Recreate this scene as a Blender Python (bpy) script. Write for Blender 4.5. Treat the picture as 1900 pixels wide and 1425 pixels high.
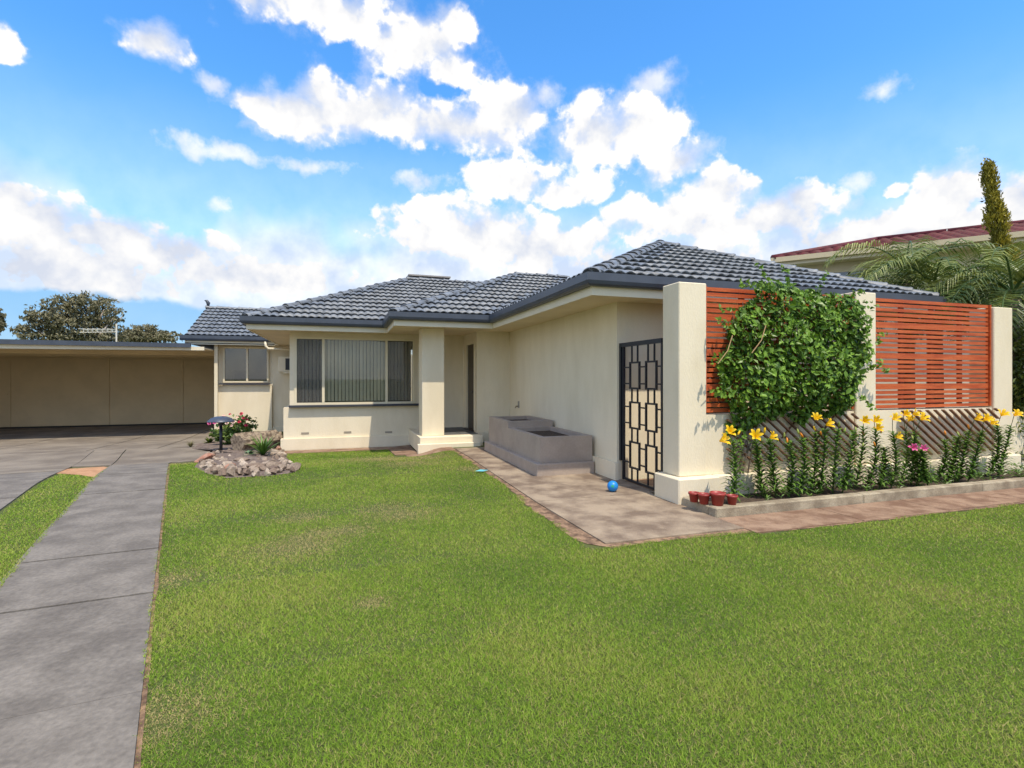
import bpy, bmesh, math, random
import numpy as np
from mathutils import Vector, Matrix, noise as mnoise

random.seed(7); rng = np.random.default_rng(7)
for o in list(bpy.data.objects): bpy.data.objects.remove(o)
S = bpy.context.scene
COL = S.collection
R = math.radians

# ------------------------------------------------------------------ camera
F, CX, HY, H = 956.0, 950.0, 703.0, 1.55          # photo focal length / centre / horizon in photo pixels, eye height in m
YAW = math.atan(310 / 956.0); YC, YS = math.cos(YAW), math.sin(YAW)
cd = bpy.data.cameras.new('camera'); cam = bpy.data.objects.new('camera', cd); COL.objects.link(cam)
cam.location = (0, 0, H); cam.rotation_euler = (R(90), 0, -YAW)
cd.sensor_width = 36; cd.lens = F / 1900 * 36; cd.shift_y = -9.5 / 1900; cd.clip_start = 0.05; cd.clip_end = 3000
S.camera = cam

# ------------------------------------------------------------------ sun, sky, exposure
SUN = Vector((0.2, -1.0, 2.1)).normalized()       # towards the sun
EXPOSURE = 1.2
SKY_STRENGTH = 0.15
sl = bpy.data.lights.new('sun', 'SUN'); sl.energy = 2.0; sl.angle = R(0.5); sl.color = (1.0, 0.90, 0.74)
so = bpy.data.objects.new('sun', sl); COL.objects.link(so)
so.rotation_euler = SUN.to_track_quat('Z', 'Y').to_euler(); so.location = (4, -20, 44)
S.view_settings.view_transform = 'Standard'; S.view_settings.look = 'None'
S.view_settings.gamma = 1; S.view_settings.exposure = EXPOSURE; S.view_settings.use_curve_mapping = False

W = bpy.data.worlds.new('World'); S.world = W; W.use_nodes = True
def build_world():
    nt = W.node_tree; N = nt.nodes; L = nt.links; N.clear()
    out = N.new('ShaderNodeOutputWorld'); bg = N.new('ShaderNodeBackground'); bg.inputs[1].default_value = 1.0
    L.new(bg.outputs[0], out.inputs[0])
    sky = N.new('ShaderNodeTexSky'); sky.sky_type = 'NISHITA'; sky.sun_disc = False
    sky.sun_elevation = math.asin(SUN.z); sky.sun_rotation = math.atan2(SUN.x, SUN.y)
    sky.air_density = 1.0; sky.dust_density = 0.4; sky.ozone_density = 2.5
    def m(op, a, b=None, c=None, clamp=False):
        n = N.new('ShaderNodeMath'); n.operation = op; n.use_clamp = clamp
        for i, v in enumerate((a, b, c)):
            if v is None: continue
            if isinstance(v, (int, float)): n.inputs[i].default_value = v
            else: L.new(v, n.inputs[i])
        return n.outputs[0]
    def ss(v, a, b, lo=0.0, hi=1.0):
        n = N.new('ShaderNodeMapRange'); n.interpolation_type = 'SMOOTHSTEP'
        L.new(v, n.inputs[0])
        for i, q in zip((1, 2, 3, 4), (a, b, lo, hi)): n.inputs[i].default_value = q
        return n.outputs[0]
    tc = N.new('ShaderNodeTexCoord'); sep = N.new('ShaderNodeSeparateXYZ'); L.new(tc.outputs['Generated'], sep.inputs[0])
    x, y, z = sep.outputs
    az = m('ARCTAN2', x, y)                       # compass angle from +Y
    el = m('ARCSINE', z)
    comb = N.new('ShaderNodeCombineXYZ'); L.new(az, comb.inputs[0]); L.new(el, comb.inputs[1])
    P = comb.outputs[0]
    # domain warp so that outlines billow
    def noise(vec, scale, detail, rough, dist=0.0, off=None):
        n = N.new('ShaderNodeTexNoise'); n.inputs['Scale'].default_value = scale; n.inputs['Detail'].default_value = detail
        n.inputs['Roughness'].default_value = rough; n.inputs['Distortion'].default_value = dist
        v = vec
        if off:
            a = N.new('ShaderNodeVectorMath'); a.operation = 'ADD'; L.new(vec, a.inputs[0]); a.inputs[1].default_value = off; v = a.outputs[0]
        L.new(v, n.inputs['Vector']); return n.outputs['Fac']
    D = tc.outputs['Generated']
    def warp(vec, scale, detail, amp, off):
        n = N.new('ShaderNodeTexNoise'); n.inputs['Scale'].default_value = scale; n.inputs['Detail'].default_value = detail; n.inputs['Roughness'].default_value = 0.55
        a = N.new('ShaderNodeVectorMath'); a.operation = 'ADD'; L.new(D, a.inputs[0]); a.inputs[1].default_value = off; L.new(a.outputs[0], n.inputs['Vector'])
        c = N.new('ShaderNodeVectorMath'); c.operation = 'MULTIPLY_ADD'; L.new(n.outputs['Color'], c.inputs[0]); c.inputs[1].default_value = (amp, amp * .8, 0); c.inputs[2].default_value = (-amp / 2, -amp * .4, 0)
        e = N.new('ShaderNodeVectorMath'); e.operation = 'ADD'; L.new(vec, e.inputs[0]); L.new(c.outputs[0], e.inputs[1]); return e.outputs[0]
    P = warp(P, 6.0, 2.0, 0.055, (1.3, 0.4, 2.2)); P = warp(P, 20.0, 5.0, 0.042, (7.7, 3.1, 0.6))
    n1 = noise(D, 16.0, 8.0, 0.60)
    m1 = noise(D, 11.0, 5.0, 0.52)
    m2 = noise(D, 11.0, 5.0, 0.52, off=(0.0, 0.0, 0.030))
    n3 = noise(D, 3.4, 4.0, 0.55, off=(3.1, 1.7, 5.0))
    vo = N.new('ShaderNodeTexVoronoi'); vo.inputs['Scale'].default_value = 17.0; vo.inputs['Detail'].default_value = 2.0; vo.inputs['Roughness'].default_value = 0.55; vo.normalize = True
    L.new(D, vo.inputs['Vector'])
    puff = m('SUBTRACT', 0.42, vo.outputs['Distance'])
    # cumulus bodies of this sky: centre (azimuth, elevation) and half sizes, in radians
    def blob(a, e, ra, re, st=1.0):
        mp = N.new('ShaderNodeVectorMath'); mp.operation = 'MULTIPLY_ADD'; L.new(P, mp.inputs[0])
        mp.inputs[1].default_value = (1 / ra, 1 / re, 0); mp.inputs[2].default_value = (-a / ra, -e / re, 0)
        ln = N.new('ShaderNodeVectorMath'); ln.operation = 'LENGTH'; L.new(mp.outputs[0], ln.inputs[0])
        return m('SUBTRACT', st, ln.outputs['Value'])
    soft = None
    for bl in WISPS:
        v = blob(*bl); soft = v if soft is None else m('SMOOTH_MAX', soft, v, 0.2)
    field = None
    for bl in CLOUDS:
        v = blob(*bl); field = v if field is None else m('SMOOTH_MAX', field, v, 0.15)
    # the rest of the sky carries clouds of the same kind from noise alone
    away = m('MAXIMUM', ss(m('ABSOLUTE', m('SUBTRACT', az, 0.31)), 0.80, 1.05), ss(el, 0.70, 0.85))
    gen = m('SUBTRACT', m('MULTIPLY', m('SUBTRACT', n3, 0.50), 5.0), -0.12)
    field = m('MAXIMUM', field, m('SUBTRACT', gen, m('MULTIPLY', m('SUBTRACT', 1.0, away), 4.0)))
    field = m('MAXIMUM', field, -1.0)
    dens = m('ADD', field, m('ADD', m('MULTIPLY', m('SUBTRACT', n1, 0.5), 1.05), m('MULTIPLY', puff, 0.42)))
    bot = ss(m('SUBTRACT', m2, m1), -0.06, 0.10)
    alpha = ss(m('DIVIDE', dens, m('MULTIPLY_ADD', bot, 0.75, 0.24)), 0.0, 1.0)
    # wisps round the cumulus and a pale veil low down
    wisp = m('MULTIPLY', ss(m('ADD', field, m('MULTIPLY', m('SUBTRACT', n1, .5), 2.6)), -0.22, 0.85), 0.60)
    thin = m('MULTIPLY', ss(m('ADD', soft, m('MULTIPLY', m('SUBTRACT', n1, .5), 2.2)), 0.05, 0.9), 0.75)
    alpha = m('MAXIMUM', alpha, m('MAXIMUM', wisp, thin))
    gap = ss(blob(*GAP), 0.0, 0.22)
    veil = m('MULTIPLY', ss(el, 0.37, 0.20), ss(m('ADD', n3, m('MULTIPLY', ss(el, 0.30, 0.10), 0.22)), 0.36, 0.62))
    veil = m('MULTIPLY', veil, 0.88); veil = m('MAXIMUM', veil, m('MULTIPLY', ss(el, 0.24, 0.10), 0.80))
    alpha = m('MAXIMUM', alpha, m('MAXIMUM', veil, m('MULTIPLY', ss(el, 0.50, 0.13), 0.36)))   # haze thickening towards the horizon
    # light and grey sides of the clouds
    emb = m('MULTIPLY', m('SUBTRACT', m1, m2), 2.4)
    lum = m('ADD', emb, m('MULTIPLY', ss(dens, 0.15, 0.9), -0.16))
    lum = m('ADD', lum, m('MULTIPLY', puff, 0.25))
    lum = m('ADD', lum, ss(el, 0.12, 0.34, 0.30, 0.66), clamp=True)
    cr = N.new('ShaderNodeValToRGB'); L.new(lum, cr.inputs[0]); ce = cr.color_ramp.elements
    ce[0].position = 0.10; ce[0].color = (0.305, 0.328, 0.38, 1); ce[1].position = 0.95; ce[1].color = (0.53, 0.51, 0.475, 1)
    c_ = ce.new(0.50); c_.color = (0.42, 0.42, 0.425, 1)
    hs = N.new('ShaderNodeHueSaturation'); hs.inputs['Saturation'].default_value = 1.31; hs.inputs['Value'].default_value = 0.92; L.new(sky.outputs[0], hs.inputs['Color'])
    sk = N.new('ShaderNodeVectorMath'); sk.operation = 'SCALE'; L.new(hs.outputs[0], sk.inputs[0]); sk.inputs['Scale'].default_value = SKY_STRENGTH
    mix = N.new('ShaderNodeMix'); mix.data_type = 'RGBA'; L.new(alpha, mix.inputs[0]); L.new(sk.outputs[0], mix.inputs[6])
    bank = N.new('ShaderNodeMix'); bank.data_type = 'RGBA'; L.new(m('MULTIPLY', gap, 0.9), bank.inputs[0]); L.new(cr.outputs[0], bank.inputs[6]); bank.inputs[7].default_value = (0.095, 0.215, 0.365, 1); L.new(bank.outputs[2], mix.inputs[7])   # distant blue bank under the left cloud deck
    L.new(mix.outputs[2], bg.inputs[0])
    W.cycles.sampling_method = 'MANUAL'; W.cycles.sample_map_resolution = 512
def ray(u, v):
    r = (u - CX) / F; return Vector((r * YC + YS, -r * YS + YC, (HY - v) / F))
def azel(u, v):
    d = ray(u, v); return math.atan2(d.x, d.y), math.atan2(d.z, math.hypot(d.x, d.y))
CLOUDS = []; WISPS = []
for (u, v, ru, rv, st) in [(560, 0, 175, 66, 1), (640, 28, 75, 50, 1), (450, -5, 80, 30, .8), (770, 85, 112, 74, 1), (835, 128, 70, 44, 1), (850, 40, 50, 45, .8),
        (600, 168, 66, 58, 1), (560, 212, 130, 55, 1), (690, 210, 160, 66, 1), (830, 238, 205, 60, 1), (930, 205, 85, 58, 1), (480, 192, 62, 34, 1),
        (1095, 245, 85, 76, 1), (1180, 245, 105, 78, 1), (1250, 310, 85, 48, 1), (950, 328, 120, 58, .9), (1050, 350, 120, 48, .8),
        (860, 435, 210, 74, 1), (1000, 455, 200, 66, 1), (1250, 410, 250, 74, .9), (1330, 360, 95, 52, 1), (1490, 370, 58, 48, 1), (1420, 410, 180, 62, 1),
        (1760, 350, 115, 78, 1), (1880, 365, 80, 66, 1), (1680, 435, 320, 74, 1), (1540, 450, 250, 60, .9), (1640, 345, 50, 28, .7),
        (60, 392, 160, 70, 1), (200, 430, 180, 68, 1), (330, 465, 120, 55, 1), (10, 348, 78, 40, 1), (120, 495, 350, 66, 1), (480, 515, 350, 55, .8), (1200, 490, 350, 55, .9),
        (295, 82, 76, 42, 1), (0, 85, 55, 38, 1), (405, 152, 50, 30, -1), (515, 447, 55, 32, -1), (420, 286, 170, 30, -1), (560, 306, 150, 24, -1), (410, 378, 50, 32, -1), (1640, 165, 85, 45, -.7), (1220, 160, 90, 50, -.7), (780, 335, 120, 40, -.8), (1000, 180, 90, 60, -.7), (1590, 335, 70, 40, -.8)]:
    a0, e0 = azel(u, v); a1, _ = azel(u + ru, v); a2, _ = azel(u - ru, v); _, e1 = azel(u, v - rv); _, e2 = azel(u, v + rv)
    (CLOUDS if st > 0 else WISPS).append((a0, e0, abs(a1 - a2) / 2, abs(e1 - e2) / 2, abs(st)))
GAP = (azel(60, 605)[0], azel(60, 605)[1], 0.40, 0.062)
build_world()

# ------------------------------------------------------------------ helpers: terrain, photo rays
def sm(t): t = min(1, max(0, t)); return t * t * (3 - 2 * t)
def gz(x, y):                                     # the plot falls gently towards the bay window and the carport
    return -(0.22 * sm((y - 9) / 4.5) + 0.10 * sm((y - 14) / 5)) * sm((2.1 - x) / 0.6)
def G(u, v, dz=0.0):                              # photo pixel -> point on the ground
    d = ray(u, v); z = 0.0
    for _ in range(12):
        t = (z - H) / d.z; x, y = d.x * t, d.y * t; z = gz(x, y) + dz
    return Vector((x, y, z))
def PY(u, v, Y): d = ray(u, v); t = Y / d.y; return Vector((d.x * t, Y, H + d.z * t))

# ------------------------------------------------------------------ materials
MATS = {}
def mat(name, col, rough=0.7, var=0.0, vscale=6.0, col2=None, bump=0.0, bscale=40.0, spec=0.5, metal=0.0, fine=0.0, trans=0.0, attr=None, stretch=None, coat=0.0):
    if name in MATS: return MATS[name]
    ma = bpy.data.materials.new(name); ma.use_nodes = True; nt = ma.node_tree; N = nt.nodes; L = nt.links
    b = N['Principled BSDF']; b.inputs['Roughness'].default_value = rough; b.inputs['Metallic'].default_value = metal
    b.inputs['Specular IOR Level'].default_value = spec
    if coat: b.inputs['Coat Weight'].default_value = coat; b.inputs['Coat Roughness'].default_value = 0.15
    tc = N.new('ShaderNodeTexCoord'); geo = N.new('ShaderNodeNewGeometry')
    V = geo.outputs['Position']
    if stretch:
        mp = N.new('ShaderNodeMapping'); L.new(V, mp.inputs[0]); mp.inputs['Scale'].default_value = stretch; V = mp.outputs[0]
    def noise(sc, det=5, ro=0.6):
        n = N.new('ShaderNodeTexNoise'); n.inputs['Scale'].default_value = sc; n.inputs['Detail'].default_value = det; n.inputs['Roughness'].default_value = ro
        L.new(V, n.inputs['Vector']); return n.outputs['Fac']
    c1 = tuple(col) + (1,)
    rgb = None
    if var or col2 or attr:
        r = N.new('ShaderNodeValToRGB'); e = r.color_ramp.elements
        e[0].position = 0.39; e[1].position = 0.61
        if col2: e[0].color = c1; e[1].color = tuple(col2) + (1,)
        else:
            e[0].color = tuple(c * (1 - var) for c in col) + (1,); e[1].color = tuple(min(1, c * (1 + var)) for c in col) + (1,)
        if attr == 'random':
            oi = N.new('ShaderNodeObjectInfo'); L.new(oi.outputs['Random'], r.inputs[0]); e[0].position = 0; e[1].position = 1
        elif attr:
            at = N.new('ShaderNodeAttribute'); at.attribute_name = attr; L.new(at.outputs['Fac'], r.inputs[0]); e[0].position = 0; e[1].position = 1
        else: L.new(noise(vscale), r.inputs[0])
        rgb = r.outputs[0]
        if fine:
            mx = N.new('ShaderNodeMix'); mx.data_type = 'RGBA'; mx.blend_type = 'MULTIPLY'; mx.inputs[0].default_value = 1
            mr = N.new('ShaderNodeMapRange'); L.new(noise(bscale * 1.3, 3), mr.inputs[0]); mr.inputs[1].default_value = .3; mr.inputs[2].default_value = .7
            mr.inputs[3].default_value = 1 - fine; mr.inputs[4].default_value = 1 + fine
            L.new(rgb, mx.inputs[6]); L.new(mr.outputs[0], mx.inputs[7]); rgb = mx.outputs[2]
        L.new(rgb, b.inputs['Base Color'])
    else: b.inputs['Base Color'].default_value = c1
    if bump:
        bp = N.new('ShaderNodeBump'); bp.inputs['Strength'].default_value = bump; bp.inputs['Distance'].default_value = 0.02
        L.new(noise(bscale), bp.inputs['Height']); L.new(bp.outputs[0], b.inputs['Normal'])
    if trans:
        tr = N.new('ShaderNodeBsdfTranslucent'); ad = N.new('ShaderNodeMixShader'); ad.inputs[0].default_value = trans
        if rgb: L.new(rgb, tr.inputs[0])
        else: tr.inputs[0].default_value = c1
        L.new(b.outputs[0], ad.inputs[1]); L.new(tr.outputs[0], ad.inputs[2]); L.new(ad.outputs[0], N['Material Output'].inputs[0])
    MATS[name] = ma; return ma

def mix_mat(name, base_a, base_b, fac_fn, rough=0.9, bump=0.5, bscale=60):
    """two noise-varied colours mixed by a node function of position"""
    ma = bpy.data.materials.new(name); ma.use_nodes = True; nt = ma.node_tree; N = nt.nodes; L = nt.links
    b = N['Principled BSDF']; b.inputs['Roughness'].default_value = rough; b.inputs['Specular IOR Level'].default_value = 0.2
    geo = N.new('ShaderNodeNewGeometry'); V = geo.outputs['Position']
    def noise(sc, det=6, ro=0.6, off=None):
        v = V
        if off:
            a = N.new('ShaderNodeVectorMath'); L.new(V, a.inputs[0]); a.inputs[1].default_value = off; v = a.outputs[0]
        n = N.new('ShaderNodeTexNoise'); n.inputs['Scale'].default_value = sc; n.inputs['Detail'].default_value = det; n.inputs['Roughness'].default_value = ro
        L.new(v, n.inputs['Vector']); return n.outputs['Fac']
    def ramp(f, a, c, p0=.3, p1=.7):
        r = N.new('ShaderNodeValToRGB'); r.color_ramp.elements[0].color = tuple(a) + (1,); r.color_ramp.elements[1].color = tuple(c) + (1,)
        r.color_ramp.elements[0].position = p0; r.color_ramp.elements[1].position = p1; L.new(f, r.inputs[0]); return r.outputs[0]
    fac = fac_fn(N, L, V, noise)
    A = ramp(noise(90, 4, .7), *base_a); B = ramp(noise(70, 4, .7, off=(4, 2, 9)), *base_b)
    mx = N.new('ShaderNodeMix'); mx.data_type = 'RGBA'; L.new(fac, mx.inputs[0]); L.new(A, mx.inputs[6]); L.new(B, mx.inputs[7]); L.new(mx.outputs[2], b.inputs['Base Color'])
    bp = N.new('ShaderNodeBump'); bp.inputs['Strength'].default_value = bump; bp.inputs['Distance'].default_value = 0.03
    L.new(noise(bscale), bp.inputs['Height']); L.new(bp.outputs[0], b.inputs['Normal'])
    MATS[name] = ma; return ma

CREAM = mat('cream_render', (0.725, 0.63, 0.455), 0.85, col2=(0.785, 0.692, 0.515), vscale=1.1, bump=0.22, bscale=45, fine=0.03, stretch=(1.6, 1.6, 0.55))
TRIM = mat('cream_trim', (0.74, 0.655, 0.48), 0.5, 0.03, 2)
SOFFIT = mat('soffit_paint', (0.70, 0.575, 0.37), 0.75, 0.05, 1.5)
FRAME = mat('window_frame_paint', (0.72, 0.63, 0.44), 0.45, 0.03, 3)
SLATE = mat('roof_tile_slate', (0.155, 0.17, 0.187), 0.46, 0.3, 4.0, bump=0.2, bscale=90, fine=0.16, spec=0.5)
GUTTER = mat('gutter_slate_blue', (0.055, 0.066, 0.088), 0.38, 0.10, 3)
SILL = mat('sill_dark', (0.04, 0.043, 0.055), 0.5, 0.1, 4)
MAROON = mat('maroon_tile', (0.10, 0.014, 0.020), 0.62, 0.3, 5, bump=0.2, spec=0.3)
DARKMETAL = mat('black_metal', (0.012, 0.014, 0.02), 0.4)
DOORM = mat('dark_door', (0.022, 0.012, 0.009), 0.4, 0.3, 8)
CEDAR = mat('cedar_slat', (0.40, 0.068, 0.018), 0.55, col2=(0.55, 0.125, 0.035), vscale=7, bump=0.2, bscale=70, fine=0.22, stretch=(0.25, 3, 3), spec=0.3)
CEDARD = mat('cedar_batten', (0.16, 0.035, 0.012), 0.6, 0.2, 6)
TRELLISM = mat('trellis_wood', (0.19, 0.095, 0.05), 0.7, 0.35, 9, fine=0.2)
CONC = mat('concrete_drive', (0.125, 0.109, 0.092), 0.9, col2=(0.192, 0.170, 0.144), vscale=2.6, bump=0.25, bscale=26, fine=0.20)
CONCW = mat('concrete_path', (0.165, 0.118, 0.083), 0.9, col2=(0.335, 0.262, 0.185), vscale=2.3, bump=0.4, bscale=70, fine=0.2)
REDPAVE = mat('paving_reddish', (0.17, 0.095, 0.058), 0.92, col2=(0.31, 0.205, 0.135), vscale=3.6, bump=0.4, bscale=80, fine=0.2)
KERBM = mat('concrete_kerb', (0.23, 0.185, 0.125), 0.92, col2=(0.40, 0.34, 0.24), vscale=4.0, bump=0.5, bscale=60, fine=0.2)
APRON = mat('concrete_apron', (0.145, 0.119, 0.092), 0.88, col2=(0.225, 0.19, 0.148), vscale=1.3, bump=0.3, bscale=80, fine=0.14)
SOIL = mat('garden_soil', (0.035, 0.022, 0.014), 0.95, col2=(0.085, 0.055, 0.035), vscale=20, bump=0.9, bscale=45)
SAND = mat('orange_sand', (0.36, 0.185, 0.09), 0.95, col2=(0.50, 0.28, 0.15), vscale=9, bump=0.6, bscale=50, fine=0.15)
PLANTERM = mat('planter_grey', (0.37, 0.30, 0.245), 0.8, 0.08, 2.5, bump=0.2, bscale=30, fine=0.06)
POTM = mat('red_plastic', (0.30, 0.035, 0.028), 0.42, 0.12, 12)
WHITE = mat('white_plastic', (0.72, 0.68, 0.58), 0.5)
CPWALL = mat('carport_sheet', (0.60, 0.465, 0.275), 0.75, 0.05, 1.2)
BLIND = mat('blind_fabric', (0.90, 0.82, 0.64), 0.8, 0.06, 3, attr='random', trans=0.2)
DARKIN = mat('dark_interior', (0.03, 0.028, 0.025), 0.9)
BARK = mat('bark', (0.16, 0.12, 0.09), 0.9, 0.35, 6, bump=0.6)
GUMBARK = mat('gum_bark', (0.36, 0.30, 0.25), 0.8, 0.3, 3)
VINE = mat('vine_leaf', (0.02, 0.065, 0.008), 0.42, col2=(0.20, 0.35, 0.035), attr='tint', trans=0.22, spec=0.4)
VINEO = mat('vine_leaf_single', (0.05, 0.13, 0.015), 0.45, col2=(0.22, 0.38, 0.045), attr='random', trans=0.22, spec=0.3)
LILYG = mat('lily_green', (0.06, 0.14, 0.018), 0.4, col2=(0.20, 0.33, 0.06), attr='tint', trans=0.25)
STEMG = mat('stem_green', (0.05, 0.10, 0.02), 0.5, 0.2, 20)
YEL = mat('lily_yellow', (0.93, 0.60, 0.010), 0.45, 0.10, 30, trans=0.25)
ORA = mat('lily_orange_bud', (0.70, 0.25, 0.02), 0.45, 0.2, 30, trans=0.2)
PINK = mat('pink_petal', (0.75, 0.13, 0.35), 0.5, 0.2, 30, trans=0.2)
REDP = mat('rose_red_petal', (0.62, 0.05, 0.10), 0.5, 0.3, 25, trans=0.2)
GUM = mat('gum_leaf', (0.10, 0.10, 0.045), 0.6, col2=(0.30, 0.27, 0.155), attr='tint', trans=0.2)
PALM = mat('palm_leaf', (0.05, 0.10, 0.016), 0.45, col2=(0.32, 0.35, 0.08), attr='tint', trans=0.22)
CYP = mat('cypress_leaf', (0.10, 0.10, 0.010), 0.6, col2=(0.52, 0.42, 0.04), attr='tint', trans=0.15)
HEDGE = mat('hedge_leaf', (0.025, 0.055, 0.008), 0.45, col2=(0.17, 0.20, 0.025), attr='tint', trans=0.15)
BUSH = mat('bush_leaf', (0.04, 0.10, 0.015), 0.45, col2=(0.20, 0.27, 0.05), attr='tint', trans=0.2)
YUC = mat('yucca_leaf', (0.03, 0.09, 0.012), 0.4, col2=(0.12, 0.22, 0.03), attr='tint', trans=0.1)
ROCKM = mat('pale_rock', (0.13, 0.085, 0.06), 0.92, col2=(0.47, 0.385, 0.30), attr='random', bump=0.8, bscale=35, fine=0.3)
REDROCK = mat('red_rock', (0.28, 0.12, 0.075), 0.9, col2=(0.38, 0.22, 0.16), vscale=12, bump=0.6, bscale=30, fine=0.2)
STUMP = mat('weathered_stump', (0.12, 0.085, 0.06), 0.95, col2=(0.36, 0.285, 0.20), vscale=14, bump=1.0, bscale=40, fine=0.3)
BLUE = mat('blue_ball', (0.01, 0.22, 0.62), 0.4)
GREENP = mat('green_patch', (0.03, 0.33, 0.18), 0.4)
LAMPM = mat('lamp_slate', (0.05, 0.065, 0.10), 0.4, 0.15, 8)

def glass_mat(name, tint, mixf, dark=(0.02, 0.02, 0.022)):
    ma = bpy.data.materials.new(name); ma.use_nodes = True; N = ma.node_tree.nodes; L = ma.node_tree.links; N.clear()
    out = N.new('ShaderNodeOutputMaterial'); tr = N.new('ShaderNodeBsdfTransparent'); tr.inputs[0].default_value = tuple(tint) + (1,)
    gl = N.new('ShaderNodeBsdfGlossy'); gl.inputs['Roughness'].default_value = 0.02
    fr = N.new('ShaderNodeFresnel'); fr.inputs[0].default_value = 1.55
    mr = N.new('ShaderNodeMath'); mr.operation = 'MULTIPLY_ADD'; L.new(fr.outputs[0], mr.inputs[0]); mr.inputs[1].default_value = 1.0; mr.inputs[2].default_value = mixf
    mx = N.new('ShaderNodeMixShader'); L.new(mr.outputs[0], mx.inputs[0]); L.new(tr.outputs[0], mx.inputs[1]); L.new(gl.outputs[0], mx.inputs[2])
    L.new(mx.outputs[0], out.inputs[0]); MATS[name] = ma; return ma
GLASS = glass_mat('window_glass', (0.92, 0.93, 0.92), 0.0)
GLASSD = glass_mat('dark_glass', (0.45, 0.46, 0.47), 0.07)
def screen_mat():
    ma = bpy.data.materials.new('insect_screen'); ma.use_nodes = True; N = ma.node_tree.nodes; L = ma.node_tree.links
    b = N['Principled BSDF']; b.inputs['Base Color'].default_value = (0.10, 0.095, 0.10, 1); b.inputs['Roughness'].default_value = 0.8
    tr = N.new('ShaderNodeBsdfTransparent'); mx = N.new('ShaderNodeMixShader'); mx.inputs[0].default_value = 0.24
    L.new(tr.outputs[0], mx.inputs[1]); L.new(b.outputs[0], mx.inputs[2]); L.new(mx.outputs[0], N['Material Output'].inputs[0]); return ma
SCREENM = screen_mat()

# ------------------------------------------------------------------ mesh builder
class MB:
    def __init__(s): s.v = []; s.f = []; s.t = []
    def add(s, vs, fs, tint=None):
        n = len(s.v); s.v += [tuple(p) for p in vs]; s.f += [tuple(i + n for i in f) for f in fs]
        if tint is not None: s.t += [tint] * len(fs)
        return s
    def box(s, x0, x1, y0, y1, z0, z1):
        return s.add([(x0, y0, z0), (x1, y0, z0), (x1, y1, z0), (x0, y1, z0), (x0, y0, z1), (x1, y0, z1), (x1, y1, z1), (x0, y1, z1)],
                     [(0, 3, 2, 1), (4, 5, 6, 7), (0, 1, 5, 4), (1, 2, 6, 5), (2, 3, 7, 6), (3, 0, 4, 7)])
    def bar(s, a, b, w, t, up=(0, 0, 1)):          # rectangular bar from a to b
        a = Vector(a); b = Vector(b); d = (b - a).normalized(); u = Vector(up); sd = d.cross(u)
        if sd.length < 1e-4: sd = d.cross(Vector((1, 0, 0)))
        sd.normalize(); up2 = sd.cross(d).normalized()
        vs = []
        for p in (a, b):
            for (i, j) in ((-1, -1), (1, -1), (1, 1), (-1, 1)): vs.append(p + sd * (i * w / 2) + up2 * (j * t / 2))
        return s.add(vs, [(0, 1, 2, 3), (7, 6, 5, 4), (0, 4, 5, 1), (1, 5, 6, 2), (2, 6, 7, 3), (3, 7, 4, 0)])
    def tube(s, pts, rad, n=8, cap=True):
        pts = [Vector(p) for p in pts]; rad = rad if isinstance(rad, (list, tuple)) else [rad] * len(pts)
        base = len(s.v); ref = Vector((0.31, 0.2, 0.93)).normalized()
        for i, p in enumerate(pts):
            d = (pts[min(i + 1, len(pts) - 1)] - pts[max(i - 1, 0)]).normalized()
            sd = d.cross(ref)
            if sd.length < 1e-3: sd = d.cross(Vector((1, 0, 0)))
            sd.normalize(); u = sd.cross(d)
            for k in range(n):
                a = 2 * math.pi * k / n; s.v.append(tuple(p + (sd * math.cos(a) + u * math.sin(a)) * rad[i]))
        for i in range(len(pts) - 1):
            for k in range(n):
                s.f.append((base + i * n + k, base + i * n + (k + 1) % n, base + (i + 1) * n + (k + 1) % n, base + (i + 1) * n + k))
        if cap:
            s.f.append(tuple(base + k for k in range(n))[::-1]); s.f.append(tuple(base + (len(pts) - 1) * n + k for k in range(n)))
        return s
    def lathe(s, prof, c, n=20):                   # prof: (radius, z)
        base = len(s.v)
        for (r, z) in prof:
            for k in range(n):
                a = 2 * math.pi * k / n; s.v.append((c[0] + r * math.cos(a), c[1] + r * math.sin(a), c[2] + z))
        for i in range(len(prof) - 1):
            for k in range(n):
                s.f.append((base + i * n + k, base + i * n + (k + 1) % n, base + (i + 1) * n + (k + 1) % n, base + (i + 1) * n + k))
        return s
    def mesh(s, name, m, smooth=False):
        me = bpy.data.meshes.new(name); me.from_pydata(s.v, [], s.f)
        if s.t:
            at = me.attributes.new('tint', 'FLOAT', 'FACE'); at.data.foreach_set('value', np.array(s.t, dtype=np.float32))
        if m: me.materials.append(m)
        if smooth: me.polygons.foreach_set('use_smooth', [True] * len(me.polygons))
        me.update(); return me
    def build(s, name, m, parent=None, smooth=False, bevel=0.0):
        o = bpy.data.objects.new(name, s.mesh(name, m, smooth)); COL.objects.link(o)
        if parent: adopt(o, parent)
        if bevel:
            bm = bmesh.new(); bm.from_mesh(o.data)
            bmesh.ops.bevel(bm, geom=bm.edges[:], offset=bevel, segments=1, affect='EDGES', clamp_overlap=True); bm.to_mesh(o.data); bm.free()
        return o
def wloc(o):
    v = Vector(o.location)
    while o.parent: o = o.parent; v = v + Vector(o.location)
    return v
def adopt(o, parent):                              # parts keep their place in the world
    o.location = Vector(o.location) - wloc(parent); o.parent = parent
def put(name, mesh, loc, parent=None, rot=None, scale=None):
    o = bpy.data.objects.new(name, mesh); COL.objects.link(o); o.location = loc
    if rot is not None: o.rotation_euler = rot
    if scale is not None: o.scale = scale if hasattr(scale, '__len__') else (scale,) * 3
    if parent: adopt(o, parent)
    return o
def tag(o, label, cat, group=None):
    o['label'] = label; o['category'] = cat
    if group: o['group'] = group
    return o
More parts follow.
